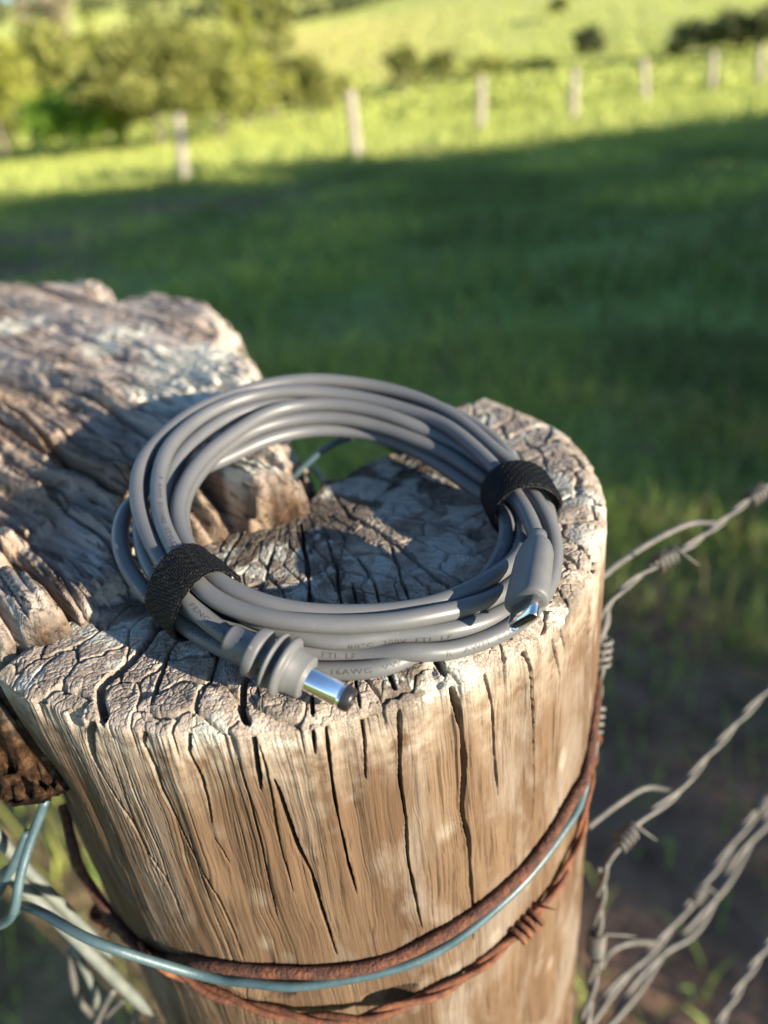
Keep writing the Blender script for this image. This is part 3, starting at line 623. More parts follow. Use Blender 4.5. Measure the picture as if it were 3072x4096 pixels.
for dd, al in ((3.6, 1.15), (3.6, -.25)):
    ctr = A + U1 * dd * 1e-3; dirv = upv * math.sin(al) + side_ * math.cos(al)
    sub(lathe('vent_hole', pr([(3.2, 0), (3.37, .30), (3.37, .22), (3.25, 0)]), ctr, ctr + dirv, mk, seg=12), dcp)
sub(lathe('gate_mark', pr([(5.5, .5), (5.64, .45), (5.66, .2), (5.60, 0)]), A + U1 * 6.9e-3, A + U1 * 6.9e-3 + upv * .8 + side_ * .6, mp_, seg=14), dcp)

# ---------------- flat oval plug
E0 = onz(2149, 2161, 1.3015); M0 = onz(2091, 2483, 1.2972); ax = (M0 - E0) / np.linalg.norm(M0 - E0)
wa, wb = onz(2044 - 100, 2519 + 72, 1.2972), None
# wide direction: runs up to the right in the picture
vw = RT + UP * .85; wd = vw - FW * ((vw @ ax) / (FW @ ax)); wd /= np.linalg.norm(wd); td = np.cross(ax, wd)
def stadium(c, w_, h_, n=40, p=3.2):
    a = np.linspace(0, 2 * math.pi, n, endpoint=False); ca_, sa_ = np.cos(a), np.sin(a)
    ex = w_ / 2 - h_ / 2
    x = np.sign(ca_) * np.where(np.abs(ca_) > 1e-9, ex, 0) + ca_ * h_ / 2; y = sa_ * h_ / 2
    return c + x[:, None] * wd + y[:, None] * td
def loft(name, rings, mt_, caps=(True, True)):
    n = len(rings[0]); V = np.vstack(rings); i = np.arange(len(rings) - 1)[:, None] * n; j = np.arange(n)[None]; k = (j + 1) % n
    me = bpy.data.meshes.new(name); Fl = np.stack([i + j, i + k, i + n + k, i + n + j], -1).reshape(-1, 4).tolist()
    if caps[0]: Fl.append(list(range(n))[::-1])
    if caps[1]: Fl.append(list(range((len(rings) - 1) * n, len(rings) * n)))
    me.from_pydata(V.tolist(), [], Fl); me.polygons.foreach_set('use_smooth', np.full(len(me.polygons), True)); me.update()
    o = link(name, me, mt_); return o
mm = 1e-3
usb = part(loft('oval_plug', [stadium(E0 + ax * d * mm, w_ * mm, h_ * mm) for d, w_, h_ in [(-2.2, 4.3, 4.3), (-.5, 4.6, 4.6), (.6, 5.4, 5.0), (2.0, 7.6, 5.6), (3.4, 8.8, 6.0), (6, 10.2, 6.6), (14, 10.9, 6.9), (20.0, 11.2, 7.0), (20.9, 11.0, 6.8), (21.3, 10.4, 6.2), (21.35, 8.4, 3.0)]], mp_))
usb['label'] = 'moulded grey oval plug with a metal mouth'
shell = sub(loft('plug_shell', [stadium(E0 + ax * d * mm, w_ * mm, h_ * mm) for d, w_, h_ in [(20.0, 8.34, 2.56), (26.6, 8.34, 2.56), (26.95, 8.2, 2.42), (27.0, 8.0, 2.2), (26.9, 7.75, 1.95), (22, 7.7, 1.9)]], ms, (True, False)), usb)
sub(loft('plug_socket', [stadium(E0 + ax * d * mm, w_ * mm, h_ * mm) for d, w_, h_ in [(22.2, 7.69, 1.89), (26.3, 7.66, 1.86), (26.3, 6.9, 1.0), (22.4, 6.8, .9)]], mk, (True, True)), usb)
for s in range(6):
    c = E0 + ax * 25.6 * mm + wd * (s - 2.5) * 1.0 * mm + td * .55 * mm
    sub(loft('contact', [np.array([c + wd * x * mm + td * y * mm + ax * z_ * mm for x, y in ((-.15, -.08), (.15, -.08), (.15, .08), (-.15, .08))]) for z_ in (-1.5, .2)], mgd), usb)

# ================================================================== straps
mv, t, b = mat('strap_weave', .45, spec=.3)
uv = atv(t, 'suv'); sep = N(t, 'SeparateXYZ'); t.links.new(uv, sep.inputs[0])
br = N(t, 'TexBrick', offset=.5); br.inputs['Scale'].default_value = 1.0; br.inputs['Mortar Size'].default_value = .14; br.inputs['Mortar Smooth'].default_value = .9
br.inputs['Brick Width'].default_value = 1.0; br.inputs['Row Height'].default_value = 1.0
sc_ = N(t, 'VectorMath', operation='SCALE'); sc_.inputs['Scale'].default_value = 1700; t.links.new(uv, sc_.inputs[0]); t.links.new(sc_.outputs[0], br.inputs['Vector'])
nn = noise(t, sc_.outputs[0], .8, 3)
t.links.new(mix(t, nn, (.001, .001, .0012), (.004, .004, .0045)), b.inputs['Base Color'])
hgt = mth(t, 'ADD', mth(t, 'MULTIPLY', mth(t, 'SUBTRACT', 1.0, br.outputs['Fac']), 1.0), mth(t, 'MULTIPLY', nn, .6))
bump(t, b, hgt, .0003, 1.0)

mf_, t, b = mat('strap_fuzz', .8, (.02, .02, .022), spec=.4)
def strap(label, ctr, tang, outd, prof, width, tail=None, seed=1):
    """band of the given loop profile (u outward, v up, mm) round the bundle at ctr"""
    tang = tang / np.linalg.norm(tang); outd = outd - tang * (outd @ tang); outd /= np.linalg.norm(outd); upd = np.cross(tang, outd); upd *= np.sign(upd[2])
    rt = empty('strap', tuple(ctr - upd * .009)); tag(rt, label, 'strap', 'straps round the cable coil')
    def band(name, pr_, closed, w0, thick=1.0):
        P = catmull(np.array([(u, v_, 0) for u, v_ in (pr_ + [pr_[0]] if closed else pr_)], float) * mm, .00026); L = np.r_[0, np.cumsum(np.linalg.norm(np.diff(P, axis=0), axis=1))]
        n = len(P); T = np.gradient(P[:, :2], axis=0); T /= np.linalg.norm(T, axis=1)[:, None]; Nn = np.stack([T[:, 1], -T[:, 0]], -1)
        WN = 44; ws = np.linspace(-.5, .5, WN) * w0 * mm; V, UV, Fq = [], [], []
        for lay in (0, 1):
            for a in range(n):
                for q, w_ in enumerate(ws):
                    ef = 1 - abs(q / ((WN - 1) / 2) - 1) ** 8 * .6
                    jit = .00018 * (random.random() - .5) if q in (0, WN - 1) else 0
                    p = P[a, :2] + (Nn[a] * thick * mm * ef if lay == 0 else 0)
                    p = p + (Nn[a] * .00034 * math.sin(L[a] * 5200 + w_ * 2600) * math.cos(w_ * 5200 - L[a] * 2600) if lay == 0 else 0)
                    bulge = .0006 * math.sin(L[a] * 160 + seed)
                    V.append(ctr + outd * p[0] + upd * p[1] + tang * (w_ + jit + bulge)); UV.append((L[a], w_, 0))
        W_ = WN
        for lay in (0, 1):
            o0 = lay * n * W_
            for a in range(n - 1):
                for q in range(W_ - 1):
                    f = [o0 + a * W_ + q, o0 + a * W_ + q + 1, o0 + (a + 1) * W_ + q + 1, o0 + (a + 1) * W_ + q]; Fq.append(f if lay == 0 else f[::-1])
        for a in range(n - 1):
            for q in (0, W_ - 1):
                Fq.append([a * W_ + q, (a + 1) * W_ + q, n * W_ + (a + 1) * W_ + q, n * W_ + a * W_ + q])
        for a in (0, n - 1):
            for q in range(W_ - 1): Fq.append([a * W_ + q, a * W_ + q + 1, n * W_ + a * W_ + q + 1, n * W_ + a * W_ + q])
        me = npmesh(name, np.array(V), np.array(Fq)); cattr(me, 'suv', np.array(UV)); o = link(name, me, mv); unpar(o, rt)
        # loose fuzz along the edges
        FV, FF = [], []
        for _ in range(int(n * 3.2)):
            a = random.randrange(n - 1); q = random.choice((-.5, .5)); c = ctr + outd * (P[a, 0] + Nn[a, 0] * .0005) + upd * (P[a, 1] + Nn[a, 1] * .0005) + tang * q * w0 * mm
            d = tang * math.copysign(random.uniform(.2, 1), q) + outd * random.uniform(-1, 1) + upd * random.uniform(-1, 1); d = d / np.linalg.norm(d) * random.uniform(.0004, .0011)
            s = np.cross(d, FW); s = s / (np.linalg.norm(s) + 1e-9) * .00005; k0 = len(FV); FV += [c - s, c + s, c + d]; FF.append([k0, k0 + 1, k0 + 2])
        fo = link('edge_fuzz', npmesh('edge_fuzz', np.array(FV), np.array(FF)), mf_); fo['kind'] = 'stuff'; sub(fo, o)
        return o
    band('band', prof, True, width)
    if tail: band('loose_end', tail[0], False, tail[1])
    return rt
def nearest(px, py): return CAB[int(np.argmin(np.hypot(PXc - px, PYc - py)))]
def bundle(c0, tang, rad=.014):
    tang = tang / np.linalg.norm(tang); d = CAB - c0; a = np.abs(d @ tang) < .0012; q = CAB[a & (np.linalg.norm(d, axis=1) < rad)]
    return q
CC = CAB.mean(0)
def hull_profile(c0, tang, outd, pad, rad=.016, n=28):
    tang = tang / np.linalg.norm(tang); outd = outd - tang * (outd @ tang); outd /= np.linalg.norm(outd); upd = np.cross(tang, outd); upd *= np.sign(upd[2])
    q = bundle(c0, tang, rad); u = (q - c0) @ outd * 1e3; v_ = (q - c0) @ upd * 1e3
    cu_, cv = (u.max() + u.min()) / 2, (v_.max() + v_.min()) / 2
    a = np.linspace(0, 2 * math.pi, n, endpoint=False); out = []
    for al in a:
        e = np.array([math.cos(al), math.sin(al)]); s = max((u - cu_) * e[0] + (v_ - cv) * e[1]) + CRAD * 1e3 + pad; out.append(s)
    s = np.array(out); s0_ = s.copy()
    for _ in range(10): s = .5 * s + .25 * (np.roll(s, 1) + np.roll(s, -1))
    s = s + max(0, (s0_ - s).max() * .55)
    # support function -> outline points (smooth envelope)
    ds = (np.roll(s, -1) - np.roll(s, 1)) / (2 * (a[1] - a[0]))
    return [(cu_ + s[i_] * math.cos(a[i_]) - ds[i_] * math.sin(a[i_]), cv + s[i_] * math.sin(a[i_]) + ds[i_] * math.cos(a[i_])) for i_ in range(n)], upd
c1_ = cpt(752, 2362, -4.5); tg1 = cpt(850, 2440, -4.5) - cpt(670, 2265, -4.5); od1 = c1_ - CC; od1[2] = 0
pf, _ = hull_profile(c1_, tg1, od1, .3)
strap('black woven strap round the front left of the coil beside the barrel plug', c1_, tg1, od1, pf, 12.5, ([(3.5, 6.6), (0, 8.0), (-4, 7.2), (-7.6, 4.6), (-9.8, 2.0), (-11.5, -.8), (-12.6, -2.6)], 8.5), 1)
c2_ = cpt(2098, 1995, -4); tg2 = cpt(2130, 2090, -4) - cpt(2030, 1900, -4); od2 = c2_ - CC; od2[2] = 0
pf2, _ = hull_profile(c2_, tg2, od2, 1.3)
strap('black woven strap round the right side of the coil above the oval plug', c2_, tg2, od2, pf2, 12.0, None, 2)

# ================================================================== wires on and beside the post
mr, t, b = mat('rusty_iron', .85, spec=.3); v = coords(t)
n1 = noise(t, v, 260, 5, .65); n2 = noise(t, v, 900, 4)
t.links.new(ramp(t, n1, [(.3, (.03, .015, .012)), (.5, (.065, .028, .019)), (.72, (.15, .058, .028))]), b.inputs['Base Color']); bump(t, b, mth(t, 'ADD', n1, n2), .0009, 1.0)
mro, t, b = mat('orange_rust', .85, spec=.3); v = coords(t)
n1 = noise(t, v, 200, 5, .65); n2 = noise(t, v, 900, 4)
t.links.new(ramp(t, n1, [(.3, (.045, .02, .014)), (.52, (.11, .042, .022)), (.75, (.23, .088, .035))]), b.inputs['Base Color']); bump(t, b, n2, .0005, .8)
mbl, t, b = mat('galvanised_blue', .45, metal=.1, spec=.5); v = coords(t)
n1 = noise(t, v, 160, 4); n2 = noise(t, v, 45, 5, .7)
cb = ramp(t, n1, [(.3, (.032, .066, .080)), (.7, (.066, .108, .122))]); cb = mix(t, ramp(t, n2, [(.66, (0, 0, 0)), (.72, (1, 1, 1))]), cb, (.42, .32, .24))
t.links.new(cb, b.inputs['Base Color']); bump(t, b, noise(t, v, 700, 4), .0002, .6)
mgr, t, b = mat('weathered_zinc', .6, metal=.2, spec=.4); v = coords(t)
t.links.new(ramp(t, noise(t, v, 120, 5, .65), [(.3, (.06, .058, .055)), (.55, (.12, .115, .105)), (.8, (.15, .11, .08))]), b.inputs['Base Color']); bump(t, b, noise(t, v, 700, 4), .0002, .6)
mpz, t, b = mat('pale_zinc', .55, metal=.15, spec=.4); v = coords(t)
t.links.new(ramp(t, noise(t, v, 120, 5, .65), [(.3, (.10, .115, .105)), (.7, (.17, .185, .165))]), b.inputs['Base Color'])

def cylr(px, py, r): return cyl(px, py, PR + r)
def sil(px, py, ex=0.0):
    d = ray(px, py); return CAM + d * ((.191 + ex) / math.hypot(d[0], d[1]))
def around(deg, z, r): return np.array([PC[0] + (PR + r) * math.cos(R_(deg)), PC[1] + (PR + r) * math.sin(R_(deg)), z])
def rooted(name, P, label, cat, group=None):
    c = P[len(P) // 2]; e = empty(name, tuple(c)); tag(e, label, cat, group); return e
def wire_thing(name, P, r, mt_, label, cat='wire', group=None, lumpy=0.0):
    P = resample(catmull(P, .002), .002); rr_ = r * (1 + lumpy * fbm(np.arange(len(P)) * .35, 0 * P[:, 0], 0, 131))
    o = tube(name, P, rr_, mt_, None, 12); c = Vector(P[len(P) // 2]); o.data.transform(Matrix.Translation(-c)); o.location = c
    return tag(o, label, cat, group)
rust = [sil(255, 3215, .012), sil(290, 3380, .004), sil(345, 3520, .001), cylr(560, 3795, .0016), cylr(800, 3852, .0016), cylr(1100, 3888, .0016), cylr(1450, 3872, .0016), cylr(1800, 3722, .0016), cylr(2100, 3482, .0016), cylr(2280, 3220, .0016), cylr(2350, 3070, .0018)]
rust += [around(d_, z_, .0006) for d_, z_ in ((-22, 1.2215), (-8, 1.211), (15, 1.20), (50, 1.195), (90, 1.20), (130, 1.215), (170, 1.222))]
wire_thing('rusty_wire', rust, .00175, mr, 'thick dark rusty wire band, highest of the wires round the post', lumpy=.10)
blue = [aty(60, 3650, .146), aty(85, 3622, .140), aty(180, 3658, .132), aty(400, 3775, .122), cylr(800, 3900, .0035), cylr(1000, 3930, .0022), cylr(1240, 3940, .0016), cylr(1700, 3830, .0016), cylr(2050, 3570, .0016), cylr(2270, 3300, .0016), cylr(2335, 3165, .0016)]
blue += [around(d_, z_, .0006) for d_, z_ in ((-24, 1.210), (-8, 1.200), (15, 1.188), (50, 1.18))]
wire_thing('galvanised_wire', blue, .00135, mbl, 'smooth blue-green galvanised wire wrapped round the post below the rusty band')

def barbed(name, P, label, mt_, pitch=.022, rs=.0011, off=.0011, barbs=(), blen=.011, parent_cat='barbed wire', group=None):
    P = resample(catmull(P, .002), .0016); T, Nn, Bn = frames(P); L = np.r_[0, np.cumsum(np.linalg.norm(np.diff(P, axis=0), axis=1))]
    e = rooted(name, P, label, parent_cat, group); ph = L / pitch * 2 * math.pi
    for s in (0, math.pi):
        Q = P + off * (Nn * np.cos(ph + s)[:, None] + Bn * np.sin(ph + s)[:, None])
        unpar(tube('strand', Q, rs, mt_, None, 8), e)
    for f in barbs:
        i_ = int(f * (len(P) - 1)); c, tt, nn_, bb = P[i_], T[i_], Nn[i_], Bn[i_]
        a = np.linspace(0, 4 * 2 * math.pi, 80); H = c + tt * ((a / a[-1] - .5) * .0105)[:, None] + .0030 * (nn_ * np.cos(a)[:, None] + bb * np.sin(a)[:, None])
        for q in ((0, -1), (1, 1)):
            pass
        d0 = nn_ * .9 + bb * .5; d1 = -nn_ * .5 + bb * .9
        H = np.vstack([H[0] + (d0 * .9 - tt * .3) * blen, H, H[-1] + (d1 * .9 + tt * .3) * blen])
        rb = np.full(len(H), rs * .85); rb[0] = rb[-1] = .0002
        unpar(tube('barb', H, rb, mt_, None, 7), e)
    return e
bw = [sil(395, 3640, .004), sil(455, 3700, .002), cylr(600, 3825, .0035), cylr(760, 3925, .002), cylr(900, 3990, .002), cylr(1150, 4060, .0025), cylr(1400, 4078, .004), cylr(1520, 4052, .004), cylr(1700, 3990, .0022), cylr(1900, 3880, .0018), cylr(2150, 3650, .0018), cylr(2300, 3400, .0018), around(-28, 1.190, .001), around(-10, 1.182, .001), around(15, 1.172, .001), around(50, 1.165, .001)]
barbed('rusty_barbed_wire', bw, 'orange rusty twisted barbed wire, lowest of the wires round the post', mro, .034, .00095, .0009, (.015, .505, .73), .009)

# galvanised loop standing in the gap behind the split top
gl = [onz(1110, 2040, 1.268), onz(1135, 1985, 1.276), onz(1180, 1905, 1.283), onz(1260, 1825, 1.289), onz(1340, 1772, 1.293), onz(1420, 1745, 1.294), onz(1480, 1740, 1.285), np.array([.02, .272, 1.262]), np.array([.03, .285, 1.24])]
wire_thing('galvanised_wire', gl, .00125, mbl, 'short arched blue-green wire rising from the split behind the post top')
gl2 = [onz(1255, 1870, 1.262), onz(1290, 1920, 1.262), onz(1330, 1985, 1.262), onz(1300, 2040, 1.25)]
wire_thing('galvanised_wire', gl2, .0012, mbl, 'dark wire end half hidden in the gap between log and post')

# left cluster
lk = [aty(182, 3195, .150), aty(160, 3265, .148), aty(120, 3370, .144), aty(80, 3510, .138), aty(62, 3625, .134), aty(35, 3680, .134), aty(-20, 3705, .136), aty(-60, 3690, .14), aty(-50, 3640, .145), aty(0, 3560, .148), aty(55, 3455, .150), aty(110, 3330, .152)]
wire_thing('wire_loop', lk, .00135, mbl, 'bent blue-green wire loop hooked over the wire left of the post', 'wire')
rods = [([(-80, 3260), (100, 3470), (390, 3770), (450, 3835)], .158, .0019, 'upper pale straight galvanised rod slanting down left of the post'),
        ([(20, 3480), (250, 3700), (450, 3905), (612, 4062)], .152, .0021, 'lower pale straight galvanised rod ending in a cut point beside the post')]
for pts, y_, r_, lb_ in rods:
    P = np.array([aty(x_, q_, y_) for x_, q_ in pts]); P = resample(catmull(P, .002), .003); rv = np.full(len(P), r_); rv[-3:] = r_ * np.array([.85, .55, .2])
    o = tube('galvanised_rod', P, rv, mpz, None, 12); c = Vector(P[len(P) // 2]); o.data.transform(Matrix.Translation(-c)); o.location = c; tag(o, lb_, 'rod', 'rods left of the post')
for pts, y_, r_, mt_, lb_ in [
   ([(290, 3780), (335, 3870), (385, 3985), (380, 4030)], .172, .0013, mpz, 'short pale wire end hanging under the slanting rods'),
   ([(285, 3800), (290, 3900), (320, 4000), (365, 4060)], .176, .0013, mgr, 'curved grey wire hanging leftmost under the slanting rods'),
   ([(455, 3960), (420, 4020), (385, 4100), (370, 4200)], .165, .0013, mgr, 'grey wire end crossing the bottom edge left of the post'),
   ([(500, 3960), (540, 4000), (545, 4070), (500, 4160)], .17, .0014, mgr, 'hooked tan wire end at the bottom beside the post'),
   ([(420, 4070), (470, 4020), (500, 3990)], .168, .0010, mgr, 'small grey wire scrap between the bottom wire ends')]:
    wire_thing('galvanised_wire', [aty(x_, q_, y_) for x_, q_ in pts], r_, mt_, lb_)

# barbed and plain wires leaving the post to the right
def rp(l): return [onz(x_, y_, z_) for x_, y_, z_ in l]
dirw = np.array([.83, .55, 0])
w1 = rp([(2405, 2310, 1.242), (2480, 2250, 1.24), (2620, 2160, 1.238), (2760, 2095, 1.238), (2860, 2095, 1.237)])
w1b = rp([(2400, 2560, 1.235), (2425, 2440, 1.236), (2510, 2340, 1.237), (2640, 2250, 1.237), (2760, 2180, 1.237), (2870, 2100, 1.237), (2970, 2020, 1.237), (3072, 1950, 1.237)])
w1b += [w1b[-1] + dirw * q for q in (.05, .3, .8)]
barbed('barbed_wire', w1b, 'grey barbed wire, topmost of those running right from the post', mgr, .038, .00075, .00075, (.06, .13, .2, .30, .42))
wire_thing('tie_wire', w1, .0012, mgr, 'thin grey tie wire looping off the top barbed wire')
wd1 = rp([(2425, 2430, 1.236), (2405, 2600, 1.225), (2390, 2760, 1.21), (2370, 2920, 1.20), (2375, 3020, 1.19)])
barbed('barbed_wire', wd1, 'grey barbed wire tail hanging down the right edge of the post', mgr, .018, .001, .001, (.3, .75), .008)
w2 = rp([(2420, 3480, 1.135), (2460, 3400, 1.135), (2580, 3270, 1.135), (2700, 3180, 1.135), (2760, 3110, 1.135), (2860, 2990, 1.135), (3072, 2760, 1.135)]); w2 += [w2[-1] + dirw * q for q in (.05, .3, .8)]
barbed('barbed_wire', w2, 'grey barbed wire running right from the post below the topmost one', mgr, .05, .0009, .0009, (.02, .17, .45))
w2t = rp([(2350, 3310, 1.14), (2480, 3210, 1.138), (2590, 3150, 1.137), (2700, 3170, 1.135)])
wire_thing('tie_wire', w2t, .0011, mgr, 'thin grey tie wire crossing to the second barbed wire')
w2d = rp([(2410, 3470, 1.135), (2400, 3600, 1.115), (2380, 3800, 1.09), (2365, 3960, 1.07), (2335, 4110, 1.06), (2320, 4300, 1.04)])
barbed('barbed_wire', w2d, 'grey barbed wire end dropping to the bottom edge beside the post', mgr, .03, .0012, .0012, (.42,), .013)
w3 = rp([(2360, 4110, 1.0), (2450, 3960, 1.0), (2560, 3850, 1.0), (2660, 3740, 1.0), (2780, 3590, 1.0), (2900, 3420, 1.0), (3072, 3190, 1.0)]); w3 += [w3[-1] + dirw * q for q in (.05, .3, .8)]
barbed('barbed_wire', w3, 'thick grey barbed wire, third of those running right from the post', mgr, .07, .0012, .0011, (.10, .18))
w4 = rp([(2420, 4130, .98), (2540, 3960, .98), (2660, 3810, .98), (2760, 3730, .98), (2860, 3600, .98), (2960, 3430, .98), (3072, 3280, .98)]); w4 += [w4[-1] + dirw * q for q in (.05, .3, .8)]
barbed('twisted_wire', w4, 'pale twisted double wire lying just below the thick grey one', mgr, .10, .0014, .0019, (), parent_cat='wire')
w5 = rp([(2840, 4160, .95), (2950, 3960, .95), (3072, 3780, .95)]); w5 += [w5[-1] + dirw * q for q in (.05, .3, .8)]
barbed('barbed_wire', w5, 'grey barbed wire crossing the bottom right corner', mgr, .04, .0012, .0011, ())
w6 = rp([(2400, 3870, 1.05), (2450, 3800, 1.045), (2540, 3770, 1.04), (2650, 3775, 1.0)])
wire_thing('tie_wire', w6, .0012, mgr, 'arched grey tie wire beside the thick third wire')

# ================================================================== fence posts across the paddock
mfp, t, b = mat('grey_fence_timber', .9, spec=.15); v = coords(t, (1, 1, .12))
n1 = noise(t, v, 26, 5, .6); t.links.new(ramp(t, n1, [(.3, (.20, .17, .14)), (.55, (.36, .32, .26)), (.8, (.48, .44, .37))]), b.inputs['Base Color']); bump(t, b, n1, .01, .8)
def fence_post(bp, tp, r, lean, label, seed):
    Bq = onz(*bp, 0.0); Bq[2] = float(terrain(Bq[0], Bq[1])); d = ray(*tp); Tq = CAM + d * (Bq[1] / d[1]); h = Tq[2]
    n = 26; zz = np.r_[np.linspace(0, 1, n), 1.0, 1.0]; P = Bq + np.outer(zz, Tq - Bq); P[:, 2] -= .02
    a = np.linspace(0, 2 * math.pi, 18, endpoint=False); k_ = len(zz)
    rr_ = r * (1.04 - .12 * zz)[:, None] * (1 + .10 * fbm(np.cos(a)[None] * 1.4 + 0 * zz[:, None] + seed, np.sin(a)[None] * 1.4 + 0 * zz[:, None], zz[:, None] * 2 + 0 * a[None], 141))
    rr_[-2] *= .8; rr_[-1] *= .25
    V = P[:, None] + np.stack([rr_ * np.cos(a), rr_ * np.sin(a), 0 * rr_ + .03 * fbm(np.cos(a) * 2 + seed, np.sin(a) * 2, 0, 143)[None] * (zz[:, None] > .99)], -1)
    i = np.arange(k_ - 1)[:, None] * 18; j = np.arange(18)[None]; q = (j + 1) % 18
    V = V.reshape(-1, 3) - Bq; Fq = np.stack([i + j, i + q, i + 18 + q, i + 18 + j], -1).reshape(-1, 4)
    o = link('fence_post', npmesh('fence_post', V, Fq), mfp, None, tuple(Bq)); tag(o, label, 'fence post', 'posts of the far paddock fence')
K = 1.852
FP = [((400, 392), (383, 246), .155, 'leaning grey fence post in front of the bushes, first from the left'), ((772, 342), (755, 194), .17, 'second fence post from the left, right of the pale twiggy shrub'), ((1037, 290), (1040, 163), .17, 'third fence post from the left, below the brown bush line'), ((1237, 262), (1241, 148), .17, 'fourth fence post from the left, under the lone dark paddock tree'), ((1394, 222), (1390, 125), .175, 'fifth fence post from the left, left of the dark tree group'), ((1536, 200), (1541, 108), .18, 'sixth fence post from the left, below the dark tree group'), ((1637, 187), (1645, 100), .19, 'rightmost fence post at the edge of the picture')]
for s, (bp, tp, r_, lb_) in enumerate(FP): fence_post((bp[0] * K, bp[1] * K), (tp[0] * K, tp[1] * K), r_ * .72, 0, lb_, s * 3.1)

# ================================================================== trees
def leafmat(name, c0, c1, c2):
    mt, t, b = mat(name, .75, spec=.2); n = noise(t, coords(t), 1.6, 3); a_ = at(t, 'tone')
    f = mth(t, 'ADD', mth(t, 'MULTIPLY', n, .5), mth(t, 'MULTIPLY', a_, .5))
    col = ramp(t, f, [(.25, c0), (.5, c1), (.78, c2)]); t.links.new(col, b.inputs['Base Color'])
    tr = N(t, 'BsdfTranslucent'); t.links.new(col, tr.inputs[0]); mx = N(t, 'MixShader'); mx.inputs[0].default_value = .3
    t.links.new(b.outputs[0], mx.inputs[1]); t.links.new(tr.outputs[0], mx.inputs[2]); t.links.new(mx.outputs[0], t.nodes['Material Output'].inputs[0])
    return mt
LM = {'olive': leafmat('leaves_olive', (.065, .08, .02), (.19, .205, .05), (.36, .35, .11)),
      'lime': leafmat('leaves_lime', (.07, .13, .014), (.19, .33, .035), (.32, .46, .07)),
      'mid': leafmat('leaves_mid', (.08, .10, .022), (.25, .27, .06), (.45, .44, .14)),
      'dark': leafmat('leaves_dark', (.04, .055, .022), (.11, .13, .05), (.25, .25, .11)),
      'pale': leafmat('leaves_pale', (.15, .13, .08), (.27, .23, .14), (.42, .36, .25)),
      'gold': leafmat('leaves_gold', (.10, .12, .02), (.26, .28, .045), (.44, .44, .11))}
mbk, t, b = mat('bark', .9, spec=.1); n1 = noise(t, coords(t, (1, 1, .3)), 9, 5); t.links.new(ramp(t, n1, [(.3, (.07, .055, .042)), (.7, (.24, .20, .16))]), b.inputs['Base Color']); bump(t, b, n1, .03, .8)
def crown_data(c, rx, rz, nclump, nleaf, ls, rg):
    """leaf quads in clumps spread through an uneven ellipsoid"""
    d = rg.normal(size=(nclump, 3)); d /= np.linalg.norm(d, axis=1)[:, None]; d[:, 2] = np.where(d[:, 2] < -.45, -d[:, 2], d[:, 2])
    rad = rg.uniform(.35, 1.0, nclump) ** .55; cc = c + d * rad[:, None] * np.array([rx, rx, rz]) * (1 + .22 * rg.normal(size=(nclump, 1)))
    cr = rg.uniform(.11, .27, nclump) * rx; tone = rg.uniform(0, 1, nclump)
    o = rg.normal(size=(nclump, nleaf, 3)) * .55; P = (cc[:, None] + o * cr[:, None, None] * np.array([1, 1, .75])).reshape(-1, 3); n = len(P)
    u = rg.normal(size=(n, 3)); u /= np.linalg.norm(u, axis=1)[:, None]; w_ = np.cross(u, rg.normal(size=(n, 3))); w_ /= np.linalg.norm(w_, axis=1)[:, None]
    s = (ls * rg.uniform(.6, 1.4, n))[:, None]
    V = np.stack([P - u * s, P + w_ * s * .5, P + u * s, P - w_ * s * .5], 1).reshape(-1, 3)
    return V, np.arange(n * 4).reshape(-1, 4), np.repeat(np.repeat(tone, nleaf) * .7 + .3 * rg.uniform(0, 1, n), 4), cc
def tree(name, label, base, h, wid, pal, nclump=60, nleaf=40, low=.1, ls=None, group=None, trunk_r=None, seed=0):
    rg = np.random.default_rng(seed + 1000); base = np.array(base, float)
    e = empty(name, tuple(base)); tag(e, label, 'tree' if 'tree' in name else 'bush', group)
    rz = h * (1 - low) / 2; c = np.array([0, 0, h - rz]); ls = ls or h * .035
    V, Fq, tn, cc = crown_data(c, wid / 2, rz, nclump, nleaf, ls, rg)
    me = npmesh('crown', V, Fq, False); attr(me, 'tone', tn); link('crown', me, LM[pal], e)
    tr = trunk_r or h * .022; parts = []
    top_ = c + np.array([rg.normal() * .05 * h, rg.normal() * .05 * h, rz * .3]); P = catmull(np.array([[0, 0, -.1], [rg.normal() * .03 * h, rg.normal() * .03 * h, h * .25], c - [0, 0, rz * .3], top_]), h * .05)
    parts.append(tube_data(P, np.linspace(tr * 1.25, tr * .35, len(P)), 8))
    for q in cc[:min(len(cc), 14)]:
        s0 = P[rg.integers(len(P) // 3, len(P))]; Q = catmull(np.array([s0, (s0 + q) / 2 + [0, 0, .04 * h], q]), h * .08); parts.append(tube_data(Q, np.linspace(tr * .4, tr * .1, len(Q)), 6))
    V, Fq = join_data(parts); link('trunk', quads_to_mesh('trunk', V, Fq), mbk, e)
    return e
def pxtree(name, label, base, topy, wpx, pal, dist=None, **kw):
    bx_, by_ = base[0] * K, base[1] * K
    if dist is None: Bq = hit(bx_, by_)
    else:
        d = ray(bx_, by_); Bq = CAM + d * (dist / math.hypot(d[0], d[1])); Bq[2] = float(terrain(Bq[0], Bq[1]))
    D = math.hypot(Bq[0], Bq[1]); d = ray(bx_ , topy * K); Tq = CAM + d * (D / math.hypot(d[0], d[1])); h = max(Tq[2] - Bq[2], .5)
    d2 = ray(bx_ + wpx * K, by_); az = math.atan2(d2[0], d2[1]) - math.atan2(Bq[0], Bq[1]); wid = 2 * D * math.tan(az / 2)
    return tree(name, label, Bq, h, wid, pal, **kw)
G1, G2 = 'bushes beyond the fence on the left', 'trees on the far pasture'
